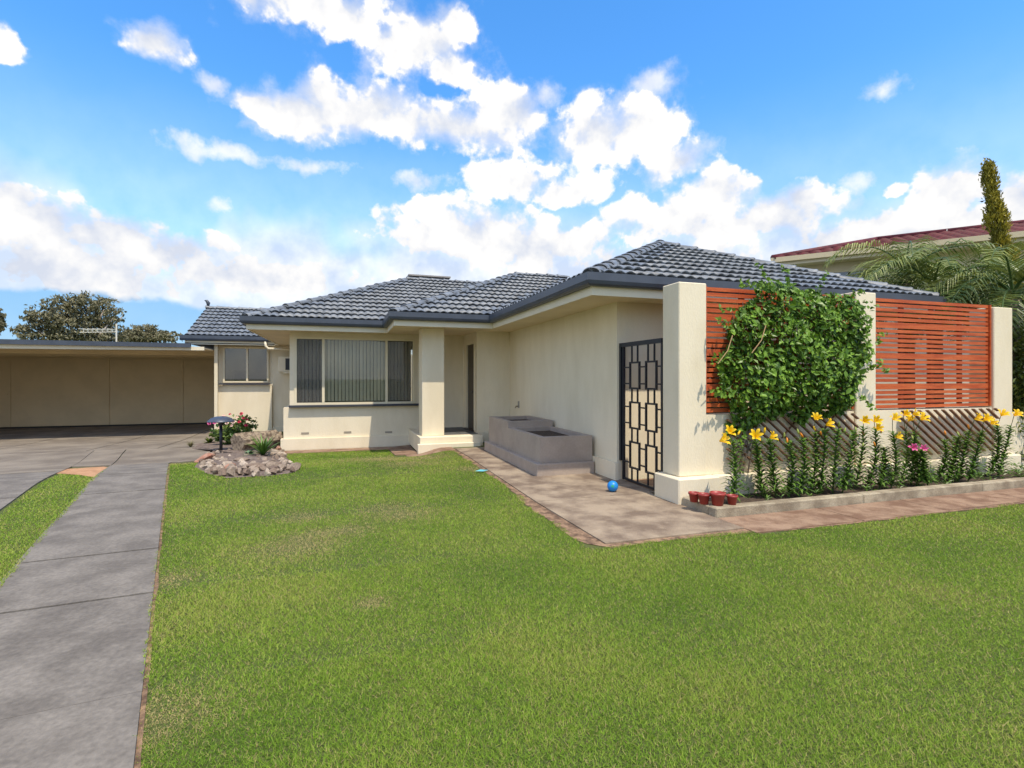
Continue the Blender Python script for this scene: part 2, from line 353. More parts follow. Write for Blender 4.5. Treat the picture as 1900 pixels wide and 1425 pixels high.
def thing(name, label, cat, loc, group=None):
    e = bpy.data.objects.new(name, None); COL.objects.link(e); e.location = loc; e.empty_display_size = 0.1
    return tag(e, label, cat, group)
def struct(o, kind='structure'): o['kind'] = kind; return o

def sheet(name, corners, m, lift, nx=8, ny=8, thick=0.08, parent=None):   # four corners; a slab that follows the terrain
    c = [Vector((p[0], p[1], 0)) for p in corners]; b = MB(); top = []
    for j in range(ny + 1):
        for i in range(nx + 1):
            s_, t_ = i / nx, j / ny
            p = (c[0] * (1 - s_) + c[1] * s_) * (1 - t_) + (c[3] * (1 - s_) + c[2] * s_) * t_
            top.append((p.x, p.y, gz(p.x, p.y) + lift))
    k = (nx + 1) * (ny + 1); bot = [(x, y, z - thick) for x, y, z in top]
    fs = []
    for j in range(ny):
        for i in range(nx):
            a = j * (nx + 1) + i; fs.append((a, a + 1, a + nx + 2, a + nx + 1))
    def side(idx):
        for a, d in zip(idx, idx[1:]): fs.append((a, a + k, d + k, d))
    side([i for i in range(nx + 1)]); side([j * (nx + 1) + nx for j in range(ny + 1)])
    side([ny * (nx + 1) + i for i in range(nx, -1, -1)]); side([j * (nx + 1) for j in range(ny, -1, -1)])
    b.add(top + bot, fs); return b.build(name, m, parent)
def in_poly(x, y, poly):
    c = False; j = len(poly) - 1
    for i in range(len(poly)):
        xi, yi = poly[i][:2]; xj, yj = poly[j][:2]
        if (yi > y) != (yj > y) and x < (xj - xi) * (y - yi) / (yj - yi) + xi: c = not c
        j = i
    return c

# ================================================================== GROUND
def lawn_fac(N, L, V, noise):
    n = noise(0.55, 4, 0.55); r = N.new('ShaderNodeMapRange'); L.new(n, r.inputs[0])
    for i, q in zip((1, 2, 3, 4), (0.56, 0.74, 0.0, 0.8)): r.inputs[i].default_value = q
    return r.outputs[0]
LAWNM = mix_mat('lawn_ground', ((0.028, 0.040, 0.010), (0.14, 0.17, 0.05)), ((0.10, 0.085, 0.03), (0.24, 0.19, 0.085)), lawn_fac)
def axis(lo, hi, step, far):
    a = list(np.arange(lo, hi + 1e-6, step)); return [-far, -150, -60, -30, ] + a + [30, 60, 150, far]
xs = axis(-16, 18, 0.4, 1500); ys = axis(-8, 28, 0.4, 1500)
ys = sorted(set(ys)); xs = sorted(set(xs))
b = MB(); nx = len(xs)
b.v = [(x, y, gz(x, y)) for y in ys for x in xs]
b.f = [(j * nx + i, j * nx + i + 1, (j + 1) * nx + i + 1, (j + 1) * nx + i) for j in range(len(ys) - 1) for i in range(nx - 1)]
struct(b.build('lawn', LAWNM, smooth=True))

# -- driveway: two concrete wheel strips and the apron in front of the carport
def er(Y): return -0.83 - 0.2684 * (Y - 2.43)      # right edge of the right strip
def el_(Y): return -2.47 - 0.2635 * (Y - 4.88)     # its left edge
def fl(Y): return -3.85 - 0.264 * (Y - 7.61)       # right edge of the left strip
drive = struct(bpy.data.objects.new('driveway', None)); COL.objects.link(drive); drive.location = (-4, 9, 0)
J = [-3.0, -1.2, 0.55, 2.85, 4.20, 5.30, 6.65, 8.2, 9.9, 11.9]
for k, (a, c) in enumerate(zip(J, J[1:])):
    g = 0.009; tilt = 0.02
    sheet('slab', [(el_(a + g), a + g), (er(a + g), a + g + 0.10), (er(c - g), c - g + 0.10), (el_(c - g), c - g)], CONC, 0.022 + 0.004 * (k % 3), parent=drive)
J2 = [-3, 0.5, 3.4, 5.9, 8.3, 11.2]
for a, c in zip(J2, J2[1:]):
    g = 0.012; sheet('slab', [(fl(a + g) - 2.6, a + g - 0.6), (fl(a + g), a + g), (fl(c - g), c - g), (fl(c - g) - 2.6, c - g - 0.6)], CONC, 0.02, parent=drive)
# apron fields (joints run as in the photograph)
def P2(u, v): p = G(u, v); return (p.x, p.y)
a0 = (fl(11.2) - 2.6, 10.62); a1 = (fl(11.2), 11.22)
sheet('slab', [a0, a1, (fl(15.2) - .01, 15.2), (-8.4, 15.2)], APRON, 0.024, parent=drive)
sheet('slab', [(fl(12.12) + .01, 12.12), (el_(12.0) - .01, 12.0), (el_(15.2) - .01, 15.2), (fl(15.2) + .01, 15.2)], APRON, 0.026, parent=drive)
sheet('slab', [(el_(11.92), 11.93), (er(11.92), 12.03), (-2.95, 15.2), (el_(15.2) + .01, 15.2)], APRON, 0.022, parent=drive)
sheet('slab', [(er(12.0) + .02, 12.15), (-2.35, 12.5), (-2.2, 13.4), (-3.16, 13.9)], APRON, 0.020, parent=drive)
for x0, x1 in ((-13.2, -8.42), (-8.39, -6.04), (-6.01, -4.54), (-4.51, -2.95)):
    sheet('slab', [(x0, 15.22), (x1, 15.22), (x1 - 0.3, 24.2), (x0 - 0.3, 24.2)], APRON, 0.024, parent=drive)
sheet('slab', [(-13.2, 9.4), (a0[0] - .02, 10.6), (-8.42, 15.2), (-13.2, 15.2)], APRON, 0.022, parent=drive)
# bare orange sand at the tip of the grass strip
sp = [(fl(10.75) + .0, 10.75), (fl(11.2), 11.2), (fl(11.75), 11.75), (el_(11.85) - .12, 11.9), (el_(11.6), 11.6), (el_(10.7), 10.7), (el_(9.75), 9.75), ((fl(10.2) + el_(10.2)) / 2 + .06, 10.25)]
b = MB(); cx = sum(p[0] for p in sp) / len(sp); cy = sum(p[1] for p in sp) / len(sp)
b.add([(cx, cy, gz(cx, cy) + 0.02)] + [(x, y, gz(x, y) + 0.012) for x, y in sp], [(0, i + 1, (i + 1) % len(sp) + 1) for i in range(len(sp))])
struct(b.build('sand_patch', SAND, smooth=True))
SANDP = sp

# -- front path and paving
path = struct(bpy.data.objects.new('front_path', None)); COL.objects.link(path); path.location = (3, 7, 0)
def pslab(c, m=CONCW, lift=0.02, **k): return sheet('slab', c, m, lift, parent=path, **k)
pslab([(2.31, 4.30), (3.90, 4.30), (3.90, 6.02), (2.27, 6.02)])
pslab([(2.27, 6.03), (4.02, 6.03), (4.02, 7.9), (2.29, 7.9)], lift=0.021)
pslab([(2.29, 7.91), (3.92, 7.91), (3.92, 9.9), (2.32, 9.9)])
pslab([(2.32, 9.91), (3.92, 9.91), (3.92, 11.2), (2.30, 11.2)], lift=0.021)
pslab([(1.25, 10.95), (2.29, 10.95), (2.29, 11.5), (1.25, 11.5)], REDPAVE, 0.012)
pslab([(-1.5, 13.15), (1.62, 13.15), (1.62, 13.72), (-1.5, 13.72)], REDPAVE, 0.012)
pslab([(1.05, 11.51), (1.6, 11.51), (1.6, 13.14), (1.05, 13.14)], REDPAVE, 0.013)
for x0, x1 in ((3.915, 5.35), (5.36, 6.7), (6.71, 8.3), (8.31, 10.2), (10.21, 12.6)):
    w = random.uniform(-.04, .04); pslab([(x0, 4.16 + w), (x1, 4.16 + w), (x1, 4.71), (x0, 4.71)], REDPAVE, 0.014)
# bare earth showing along the path edge
b = MB(); pts = []; inn = []
for k in range(70):
    t = k / 69
    if t < .62: y = 11.0 - 6.75 * t / .62; w = .10 + .07 * mnoise.noise(Vector((0, y * 2.2, 1))) + .05 * mnoise.noise(Vector((3, y * 6, 1))) + (.10 * sm((7.5 - y) / 2)); pts.append((2.31 - w, y)); inn.append((2.34, y))
    else: x = 2.25 + 10.3 * (t - .62) / .38; w = .09 + .05 * mnoise.noise(Vector((x * 2.2, 0, 1))) + .04 * mnoise.noise(Vector((x * 6, 2, 1))) - (.03 if x > 4 else 0); pts.append((x, (4.29 if x < 3.95 else 4.17) - w)); inn.append((x, 4.33 if x < 3.95 else 4.24))
vs = [(x, y, 0.006) for x, y in pts] + [(x, y, 0.008) for x, y in inn]
b.add(vs, [(i, i + 1, i + 1 + len(pts), i + len(pts)) for i in range(len(pts) - 1)])
EARTH = mat('bare_earth', (0.11, 0.065, 0.04), 0.95, col2=(0.30, 0.19, 0.115), vscale=9, bump=0.8, bscale=30, fine=0.3)
struct(b.build('earth_edge', EARTH))

b = MB(); n_ = 40
for k in range(n_ + 1):
    y = 0.5 + 11.3 * k / n_; w = .015 + .05 * abs(mnoise.noise(Vector((0, y * 1.7, 4))))
    b.v += [(er(y), y, gz(er(y), y) + .006), (er(y) + .03 + w, y, gz(er(y), y) + .008)]
b.f = [(2 * k, 2 * k + 1, 2 * k + 3, 2 * k + 2) for k in range(n_)]
struct(b.build('earth_edge', EARTH))
b = MB(); b.box(4.06, 9.8, 5.87, 6.9, -.05, .018); struct(b.build('courtyard_paving', REDPAVE))

# -- garden bed behind its kerb
b = MB(); b.box(4.0, 13.0, 4.84, 5.36, -0.05, 0.075); struct(b.build('garden_bed', SOIL))
kerb = thing('garden_kerb', 'low concrete kerb edging the lily bed', 'kerb', (7, 4.78, 0))
for i, (x0, x1) in enumerate(((3.90, 6.1), (6.106, 8.3), (8.306, 10.5), (10.506, 13.0))):
    MB().box(x0, x1, 4.72, 4.85, -0.05, 0.12 + 0.003 * (i % 2)).build('kerb_block', KERBM, kerb, bevel=0.012)
MB().box(3.90, 4.02, 4.853, 5.325, -0.05, 0.118).build('kerb_block', KERBM, kerb, bevel=0.012)

# ================================================================== HOUSE
ZE, TP, ZS = 2.97, 0.45, 2.72
house = thing('brick_house', 'cream rendered single storey house with dark slate-blue tiled roof', 'house', (3, 14, 0)); house.name = 'house'
def wall_y(name, x0, x1, y, z0, z1, th, ops=(), m=CREAM):       # faces -Y
    b = MB(); xs = sorted({x0, x1} | {q for o in ops for q in o[:2]}); zs = sorted({z0, z1} | {q for o in ops for q in o[2:]})
    if not ops: b.box(x0, x1, y, y + th, z0, z1)
    else:
        for xa, xb in zip(xs, xs[1:]):
            for za, zb in zip(zs, zs[1:]):
                if not any(o[0] <= xa and xb <= o[1] and o[2] <= za and zb <= o[3] for o in ops): b.box(xa, xb, y, y + th, za, zb)
    return b.build(name, m, house)
def wall_x(name, y0, y1, x, z0, z1, th, ops=(), m=CREAM):       # faces -X, body at x..x+th
    b = MB(); ys = sorted({y0, y1} | {q for o in ops for q in o[:2]}); zs = sorted({z0, z1} | {q for o in ops for q in o[2:]})
    for ya, yb in zip(ys, ys[1:]):
        for za, zb in zip(zs, zs[1:]):
            if not any(o[0] <= ya and yb <= o[1] and o[2] <= za and zb <= o[3] for o in ops): b.box(x, x + th, ya, yb, za, zb)
    return b.build(name, m, house)
BW = 13.8
BX0, BX1, BZ0, BZ1 = -1.19, 1.765, 0.90, 2.60      # bay window opening
wall_y('wall', -1.30, 1.90, BW, 0.84, ZS, 0.2, [(BX0, BX1, BZ0, BZ1)])
wall_y('wall', -1.44, 1.90, BW - 0.003, -0.4, 0.838, 0.2)
wall_x('wall', BW + 0.202, 20.0, -1.30, 0.84, ZS, 0.2)
wall_x('wall', BW + 0.202, 20.0, -1.44, -0.4, 0.838, 0.2)
wall_y('wall', 1.90, 3.08, BW + 0.004, -0.1, ZS, 0.2)
wall_x('wall', 12.30, BW, 3.08, -0.1, ZS, 0.2, [(12.54, 13.36, 0.24, 2.46)])
wall_y('wall', 3.282, 3.93, 12.303, -0.1, ZS, 0.2)
wall_x('wall', 6.95, 12.30, 3.93, -0.1, ZS, 0.2)
wall_y('wall', 4.132, 9.3, 6.953, -0.1, ZS, 0.2, [(5.3, 7.4, 0.85, 2.25)])
wall_x('wall', 7.156, 14.5, 9.1, -0.1, ZS, 0.2)
SW = 20.0
wall_y('wall', -4.14, -1.30, SW, -0.6, ZS, 0.2, [(-3.99, -2.56, 1.42, 2.66)])
wall_x('wall', SW + 0.2, 25.0, -4.14, -0.6, ZS, 0.2)
wall_y('wall', -3.9, 9.3, 25.0, -0.6, ZS, 0.2)
# plinths, slightly proud
MB().box(-1.50, 1.88, BW - 0.055, BW - 0.001, -0.4, 0.07).build('plinth', CREAM, house)
MB().box(-1.50, -1.443, BW, 19.9, -0.4, 0.07).build('plinth', CREAM, house)
MB().box(3.875, 3.928, 6.90, 11.9, -0.1, 0.28).build('plinth', CREAM, house)
MB().box(3.12, 3.87, 12.25, 12.30, -0.1, 0.24).build('plinth', CREAM, house)
MB().box(-4.2, -1.5, SW - 0.05, SW - 0.001, -0.6, -0.15).build('plinth', CREAM, house)
# projecting render panel under the small window
MB().box(-4.15, -2.45, SW - 0.10, SW - 0.052, -0.28, 1.33).build('render_panel', CREAM, house)
# wall vents under the bay window
for u in (566, 645, 721):
    p = PY(u, 804 if u < 600 else 802, BW); MB().box(p.x - .09, p.x + .09, BW - 0.012, BW + 0.004, p.z - .02, p.z + .025).build('wall_vent', mat('vent_metal', (0.30, 0.26, 0.20), 0.6), house)
# porch: floor in two tiers, column
MB().box(1.60, 3.06, 11.62, 13.79, -0.15, 0.235).build('porch_floor', CREAM, house, bevel=0.01)
MB().box(1.54, 2.98, 11.50, 11.615, -0.15, 0.095).build('porch_step', CREAM, house, bevel=0.01)
MB().box(2.12, 3.02, 11.95, 13.7, 0.236, 0.245).build('door_mat', mat('slate_tile_floor', (0.10, 0.10, 0.10), 0.6, 0.3, 10), house)
MB().box(1.68, 2.19, 11.85, 12.40, 0.236, ZS).build('porch_column', CREAM, house, bevel=0.008)
# front door in the right hand wall of the porch
d = MB().box(3.10, 3.14, 12.57, 13.33, 0.25, 2.43).build('front_door', DOORM, house)
fr = MB(); fr.box(3.062, 3.15, 12.50, 12.565, 0.24, 2.50); fr.box(3.062, 3.15, 13.335, 13.40, 0.24, 2.50); fr.box(3.062, 3.15, 12.565, 13.335, 2.435, 2.50)
fr.build('door_frame', FRAME, d)
MB().tube([(3.095, 12.66, 1.22), (3.05, 12.66, 1.22), (3.05, 12.74, 1.22)], 0.012).build('handle', DARKMETAL, d)
for zc in (0.72, 1.45, 2.1): MB().box(3.088, 3.099, 12.68, 13.22, zc - 0.26, zc + 0.22).build('door_panel', DOORM, d, bevel=0.004)
MB().box(2.98, 3.075, 12.52, 13.38, 0.2365, 0.262).build('door_sill', DOORM, d)

# -- windows: thing > window > frame, mullion, pane, blind slat, sill
def window_y(x0, x1, z0, z1, y, mull, screens=(), sill=True, glass=GLASS, over=0.06, fw=0.055, label=None):
    w = bpy.data.objects.new('window', None); COL.objects.link(w); w.location = ((x0 + x1) / 2, y, z0); adopt(w, house)
    if label: w['label'] = label
    f = MB(); f.box(x0, x1, y - .03, y + .07, z1 - fw, z1); f.box(x0, x1, y - .03, y + .07, z0, z0 + fw)
    f.box(x0, x0 + fw, y - .03, y + .07, z0 + fw, z1 - fw); f.box(x1 - fw, x1, y - .03, y + .07, z0 + fw, z1 - fw); f.build('frame', FRAME, w)
    edges = [x0 + fw] + [q for mx in mull for q in (mx - .03, mx + .03)] + [x1 - fw]
    for mx in mull: MB().box(mx - .03, mx + .03, y - .035, y + .065, z0 + fw, z1 - fw).build('mullion', FRAME, w)
    for k in range(0, len(edges), 2):
        MB().box(edges[k], edges[k + 1], y + .02, y + .025, z0 + fw, z1 - fw).build('pane', glass, w)
        if k // 2 in screens: MB().box(edges[k], edges[k + 1], y - .008, y - .005, z0 + fw, z1 - fw).build('insect_screen', SCREENM, w)
    if sill: MB().box(x0 - over, x1 + over, y - .13, y - .002, z0 - .055, z0 - .002).build('sill', SILL, w, bevel=0.006)
    return w
bw = window_y(BX0, BX1, BZ0, BZ1, BW, [PY(600, 700, BW).x, PY(717, 700, BW).x], screens=(0, 2), over=0.12, label='wide front window with vertical blinds')
slat = MB(); n = 5
for k in range(n):                                                    # gently curved blind slat, 89 mm wide
    pass
slat.v = [(-0.0445 + 0.089 * k / 4, 0.008 * math.cos((k / 4 - .5) * math.pi), z) for z in (0, 1.56) for k in range(5)]
slat.f = [(k, k + 1, k + 6, k + 5) for k in range(4)]
slm = slat.mesh('blind_slat', BLIND, True)
x = BX0 + 0.10; k = 0
while x < BX1 - 0.08:
    put('blind_slat', slm, (x, BW + 0.14, BZ0 + 0.08), bw, rot=(0, 0, R(-35 + random.uniform(-5, 5)))); x += 0.088; k += 1
MB().box(BX0 + .06, BX1 - .06, BW + .13, BW + .19, BZ1 - .055, BZ1 - .01).build('blind_rail', FRAME, bw)
sw = window_y(-3.99, -2.56, 1.42, 2.66, SW - 0.06, [-3.24], sill=False, glass=GLASSD, label='small two pane window')
MB().box(-4.2, -2.5, SW - 0.22, SW - 0.10, 1.345, 1.40).build('sill', SILL, sw)
MB().box(-3.93, -3.30, SW + .14, SW + .16, 1.85, 2.60).build('roller_blind', mat('roller_blind', (0.42, 0.42, 0.40), 0.8), sw)
MB().box(-3.18, -2.62, SW + .14, SW + .16, 1.70, 2.60).build('roller_blind', mat('roller_blind2', (0.16, 0.15, 0.14), 0.8), sw)
cw = window_y(5.3, 7.4, 0.85, 2.25, 6.953, [6.35], glass=GLASSD, label='courtyard window behind slatted screens')
# dark rooms behind the glass
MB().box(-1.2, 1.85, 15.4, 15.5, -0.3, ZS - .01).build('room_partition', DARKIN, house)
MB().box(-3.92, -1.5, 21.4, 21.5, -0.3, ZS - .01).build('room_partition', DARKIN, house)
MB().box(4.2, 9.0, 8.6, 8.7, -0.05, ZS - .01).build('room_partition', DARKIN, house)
# corner post and pipe next to the carport, waste pipe under the eave
MB().box(-4.20, -4.10, SW - 0.34, SW - 0.24, -0.35, 2.70).build('corner_post', TRIM, house)
MB().tube([PY(492, 632, 19.35), PY(493, 642, 19.35), PY(498, 647, 19.35), PY(560, 649, 19.35)], 0.045, 8).build('waste_pipe', TRIM, house, True)
# tap and overflow on the side wall
tp = PY(963, 758, 1); MB().box(3.915, 3.929, 11.55, 11.63, 0.86, 1.02).build('tap_plate', mat('tap_grey', (0.3, 0.28, 0.25), 0.5), house)
MB().tube([(3.92, 11.6, 0.9), (3.86, 11.6, 0.9), (3.85, 11.6, 0.86)], 0.016).build('tap', mat('tap_brass', (0.3, 0.24, 0.15), 0.4, metal=0.7), house)

# -- soffit, fascia, gutter
EAVE = [(-2.16, 21.0), (-2.16, 13.15), (1.0, 13.15), (1.0, 11.3), (3.2, 11.3), (3.2, 6.35), (9.9, 6.35), (9.9, 21.0)]
b = MB(); b.add([(x, y, ZS) for x, y in EAVE], [tuple(range(8))[::-1]]); b.add([(x, y, ZS + .03) for x, y in EAVE], [tuple(range(8))])
b.build('soffit', SOFFIT, house)
b = MB(); b.box(-5.0, -2.2, 19.4, 25.3, ZS + .002, ZS + .03); b.build('soffit', SOFFIT, house)
def sweep(pts, prof):                              # outside lies to the right of the direction of travel
    b = MB(); n = len(prof); P = [Vector((p[0], p[1], 0)) for p in pts]
    for i, p in enumerate(P):
        ds = []
        if i > 0: ds.append((P[i] - P[i - 1]).normalized())
        if i < len(P) - 1: ds.append((P[i + 1] - P[i]).normalized())
        ns = [Vector((d.y, -d.x, 0)) for d in ds]
        if len(ns) == 2: mvec = (ns[0] + ns[1]); mvec = mvec / max(0.2, mvec.dot(ns[0]))
        else: mvec = ns[0]
        for (o, z) in prof: b.v.append((p.x + mvec.x * o, p.y + mvec.y * o, z))
    for i in range(len(P) - 1):
        for k in range(n): b.f.append((i * n + k, i * n + (k + 1) % n, (i + 1) * n + (k + 1) % n, (i + 1) * n + k))
    b.f.append(tuple(range(n))); b.f.append(tuple((len(P) - 1) * n + k for k in range(n))[::-1])
    return b
FP = [(-0.025, 2.695), (0.0, 2.695), (0.0, 2.86), (-0.025, 2.86)]
GP = [(0.003, 2.815), (0.075, 2.815), (0.10, 2.835), (0.118, 2.88), (0.118, 2.985), (0.104, 2.985), (0.092, 2.90), (0.003, 2.90)]
sweep(EAVE, FP).build('fascia', TRIM, house)
sweep(EAVE, GP).build('gutter', GUTTER, house)
SE = [(-5.0, 19.4), (-2.3, 19.4)]
sweep(SE, FP).build('fascia', TRIM, house); sweep([(-5.12, 19.4), (-2.3, 19.4)], GP).build('gutter', GUTTER, house)

# -- roof: planes, tiles, ridge caps
def rz(kind, x, y):
    return {'main': ZE + TP * (y - 13.15), 'porch': ZE + TP * (y - 11.3), 'wing': ZE + TP * (y - 6.35), 'small': ZE + TP * (y - 19.4),
            'wl': ZE + TP * (x - 3.2), 'pl': ZE + TP * (x - 1.0), 'ml': ZE + TP * (x + 2.16), 'wr': ZE + TP * (9.9 - x)}[kind]
PL = {'main': [(-2.16, 13.15), (1.0, 13.15), (5.12, 17.27), (1.96, 17.27)],
      'porch': [(1.0, 11.3), (3.2, 11.3), (6.55, 14.65), (6.55, 15.42), (5.12, 15.42)],
      'wing': [(3.2, 6.35), (9.9, 6.35), (6.55, 9.7)],
      'small': [(-5.0, 19.4), (-0.4, 19.4), (-0.4, 22.2), (-5.0, 22.2)],
      'wl': [(3.2, 11.3), (3.2, 6.35), (6.55, 9.7), (6.55, 14.65)],
      'pl': [(1.0, 13.15), (1.0, 11.3), (5.12, 15.42), (5.12, 17.27)],
      'ml': [(-2.16, 21.39), (-2.16, 13.15), (1.96, 17.27)],
      'wr': [(9.9, 6.35), (9.9, 15.4), (6.55, 15.4), (6.55, 9.7)]}
deck = MB()
for kn, poly in PL.items():
    deck.add([(x, y, rz(kn, x, y) - 0.012) for x, y in poly], [tuple(range(len(poly)))])
zr = ZE + TP * 4.12 - .012
deck.add([(5.12, 15.42, zr), (9.9, 15.42, zr), (9.9, 17.27, zr), (5.12, 17.27, zr)], [(0, 1, 2, 3)])       # behind the ridges
deck.add([(1.96, 17.27, zr), (9.9, 17.27, zr), (9.9, 21.4, 2.9), (-2.16, 21.4, 2.9)], [(0, 1, 2, 3)])
deck.add([(-0.4, 22.2, 4.21), (-5.0, 22.2, 4.21), (-5.0, 25.0, 2.95), (-0.4, 25.0, 2.95)], [(0, 1, 2, 3)])
roof = deck.build('roof', mat('roof_underlay', (0.06, 0.07, 0.085), 0.7), house)
# verge of the small gable
b = MB(); b.add([(-5.0, 19.42, 2.86), (-5.0, 22.2, 4.2), (-5.0, 25.0, 2.9), (-4.96, 19.42, 2.86), (-4.96, 22.2, 4.2), (-4.96, 25.0, 2.9)], [(0, 1, 2), (5, 4, 3)]); b.build('gable', TRIM, house)

TW, TG = 0.33, 0.335
PROF = [(-.165 + .33 * k / 10, [0.0, .022, .034, .034, .020, .004, .022, .034, .034, .020, .004][k]) for k in range(11)]
def tile_geo(u0, b0):                              # a across the eave, b up the slope (horizontal), h above the plane
    vs = []; fs = []
    for a, h in PROF: vs.append((u0 + a, b0 + 0.03, h - 0.004))
    for a, h in PROF: vs.append((u0 + a, b0 - 0.045, h + 0.044))
    for a, h in PROF: vs.append((u0 + a, b0 - 0.055, h + 0.064))
    for a, h in PROF: vs.append((u0 + a, b0 + TG + 0.01, h + 0.004))
    for r_ in range(3):
        for k in range(10): q = r_ * 11 + k; fs.append((q, q + 1, q + 12, q + 11))
    return vs, fs
def clip(vs, fs, lines):                           # lines: keep n.p <= c in (a, b)
    out_v = []; out_f = []
    for f in fs:
        P = [vs[i] for i in f]
        for (nx_, ny_, c_) in lines:
            Q = []
            for i in range(len(P)):
                p, q = P[i], P[(i + 1) % len(P)]; dp = nx_ * p[0] + ny_ * p[1] - c_; dq = nx_ * q[0] + ny_ * q[1] - c_
                if dp <= 0: Q.append(p)
                if dp * dq < 0: t = dp / (dp - dq); Q.append(tuple(p[k] + (q[k] - p[k]) * t for k in range(3)))
            P = Q
            if len(P) < 3: break
        if len(P) >= 3:
            n0 = len(out_v); out_v += P; out_f.append(tuple(range(n0, n0 + len(P))))
    return out_v, out_f
FR = {'main': (13.15, 0), 'porch': (11.3, 0), 'wing': (6.35, 0), 'small': (19.4, 0)}
cands = []; rest = MB()
def to_ab(kn, x, y):
    if kn in FR: return x, y - FR[kn][0]
    if kn == 'wl': return -y, x - 3.2
    if kn == 'pl': return -y, x - 1.0
    if kn == 'ml': return -y, x + 2.16
    if kn == 'wr': return y, 9.9 - x
def from_ab(kn, a, b_, h):
    if kn in FR: return (a, b_ + FR[kn][0], ZE + TP * b_ + h)
    if kn == 'wl': return (3.2 + b_, -a, ZE + TP * b_ + h)
    if kn == 'pl': return (1.0 + b_, -a, ZE + TP * b_ + h)
    if kn == 'ml': return (b_ - 2.16, -a, ZE + TP * b_ + h)
    if kn == 'wr': return (9.9 - b_, a, ZE + TP * b_ + h)
for kn, poly in PL.items():
    ab = [to_ab(kn, x, y) for x, y in poly]
    area = sum(ab[i][0] * ab[(i + 1) % len(ab)][1] - ab[(i + 1) % len(ab)][0] * ab[i][1] for i in range(len(ab)))
    if area < 0: ab = ab[::-1]
    lines = []
    for i in range(len(ab)):
        p, q = ab[i], ab[(i + 1) % len(ab)]; nx_, ny_ = q[1] - p[1], -(q[0] - p[0]); l = math.hypot(nx_, ny_); nx_ /= l; ny_ /= l
        if ny_ < -0.99: continue                    # the eave itself is not cut: the first course overhangs the gutter
        lines.append((nx_, ny_, nx_ * p[0] + ny_ * p[1]))
    amin = min(p[0] for p in ab); amax = max(p[0] for p in ab); bmax = max(p[1] for p in ab)
    r = 0
    while r * TG < bmax:
        a = amin + TW / 2 - TW
        while a < amax + TW:
            vs, fs = tile_geo(a, r * TG)
            full = all(nx_ * v[0] + ny_ * v[1] <= c_ for v in vs for (nx_, ny_, c_) in lines)
            if not full: vs, fs = clip(vs, fs, lines)
            if fs:
                jit = random.uniform(-.004, .004)
                vs = [(v[0], v[1], v[2] + jit) for v in vs]
                if kn in FR:
                    w = from_ab(kn, a, r * TG + TG / 2, 0); d2 = (w[0] ** 2 + w[1] ** 2)
                    fwd = w[0] * YS + w[1] * YC; uu = CX + F * (w[0] * YC - w[1] * YS) / fwd
                    hidden = (kn == 'small' and w[0] > -1.7) or (kn == 'porch' and uu > 1040) or (kn == 'wing' and uu > 1440 and r < 3)
                    cands.append((1e9 if hidden else d2 / (0.35 + 0.65 * (1 if full else 0.6)), kn, a, r, full, vs, fs, jit))
                else: rest.add([from_ab(kn, *v) for v in vs], fs)
            a += TW
        r += 1
cands.sort(key=lambda c: c[0])
TV, TF = tile_geo(0, 0); tm = MB(); tm.add([(v[0], v[1], TP * v[1] + v[2]) for v in TV], TF); tmesh = tm.mesh('tile', SLATE, True)
for i, (_, kn, a, r, full, vs, fs, jit) in enumerate(cands):
    if i < 300:
        if full: put('tile', tmesh, Vector(from_ab(kn, a, r * TG, jit)), roof)
        else:
            q = MB(); q.add([from_ab(kn, *v) for v in vs], fs); q.build('tile', SLATE, roof)
    else: rest.add([from_ab(kn, *v) for v in vs], fs)
ro = rest.build('far_tiles', SLATE, roof); ro['kind'] = 'stuff'

def cap_mesh():
    b = MB(); n = 8
    for (x, r_, dz) in ((-0.03, 0.125, 0.012), (0.0, 0.135, 0.016), (0.05, 0.125, 0.008), (0.40, 0.108, 0.0)):
        for k in range(n + 1):
            t = math.pi * k / n; b.v.append((x, r_ * math.cos(t), r_ * 0.62 * math.sin(t) + dz - 0.01))
    for i in range(3):
        for k in range(n): b.f.append((i * 9 + k, i * 9 + k + 1, (i + 1) * 9 + k + 1, (i + 1) * 9 + k))
    b.f.append(tuple(range(9)))
    return b.mesh('ridge_cap', SLATE, True)
CAP = cap_mesh()
def caps(p, q):
    p = Vector(p); q = Vector(q); d = q - p; n = max(1, round(d.length / 0.385)); st = d / n
    rot = Matrix((d.normalized(), Vector((0, 0, 1)).cross(d).normalized(), d.normalized().cross(Vector((0, 0, 1)).cross(d).normalized()))).transposed().to_euler()
    for i in range(n): put('ridge_cap', CAP, p + st * i + Vector((0, 0, 0.022 + random.uniform(-.008, .008))), roof, rot=rot)
zA = ZE + TP * 4.12; zW = ZE + TP * 3.35
caps((-2.16, 13.15, ZE), (1.96, 17.27, zA)); caps((1.96, 17.27, zA), (5.2, 17.27, zA))
caps((1.0, 11.3, ZE), (5.12, 15.42, zA)); caps((5.12, 15.42, zA), (6.9, 15.42, zA))
caps((3.2, 6.35, ZE), (6.55, 9.7, zW)); caps((9.9, 6.35, ZE), (6.55, 9.7, zW)); caps((6.55, 9.7, zW), (6.55, 14.6, zW))
caps((-5.0, 22.2, 4.23), (-0.9, 22.2, 4.23))
# cooler box on the main ridge
cb = thing('roof_cooler', 'low brownish cooler box on top of the main roof ridge', 'roof unit', (2.75, 18.2, 4.8))
MB().box(2.1, 3.45, 17.75, 18.7, 4.5, 5.06).build('casing', mat('cooler_brown', (0.16, 0.14, 0.125), 0.6, 0.1, 5), cb, bevel=0.02)
MB().box(2.05, 3.50, 17.70, 18.75, 5.062, 5.11).build('lid', mat('cooler_lid', (0.30, 0.28, 0.26), 0.6, 0.1, 5), cb)
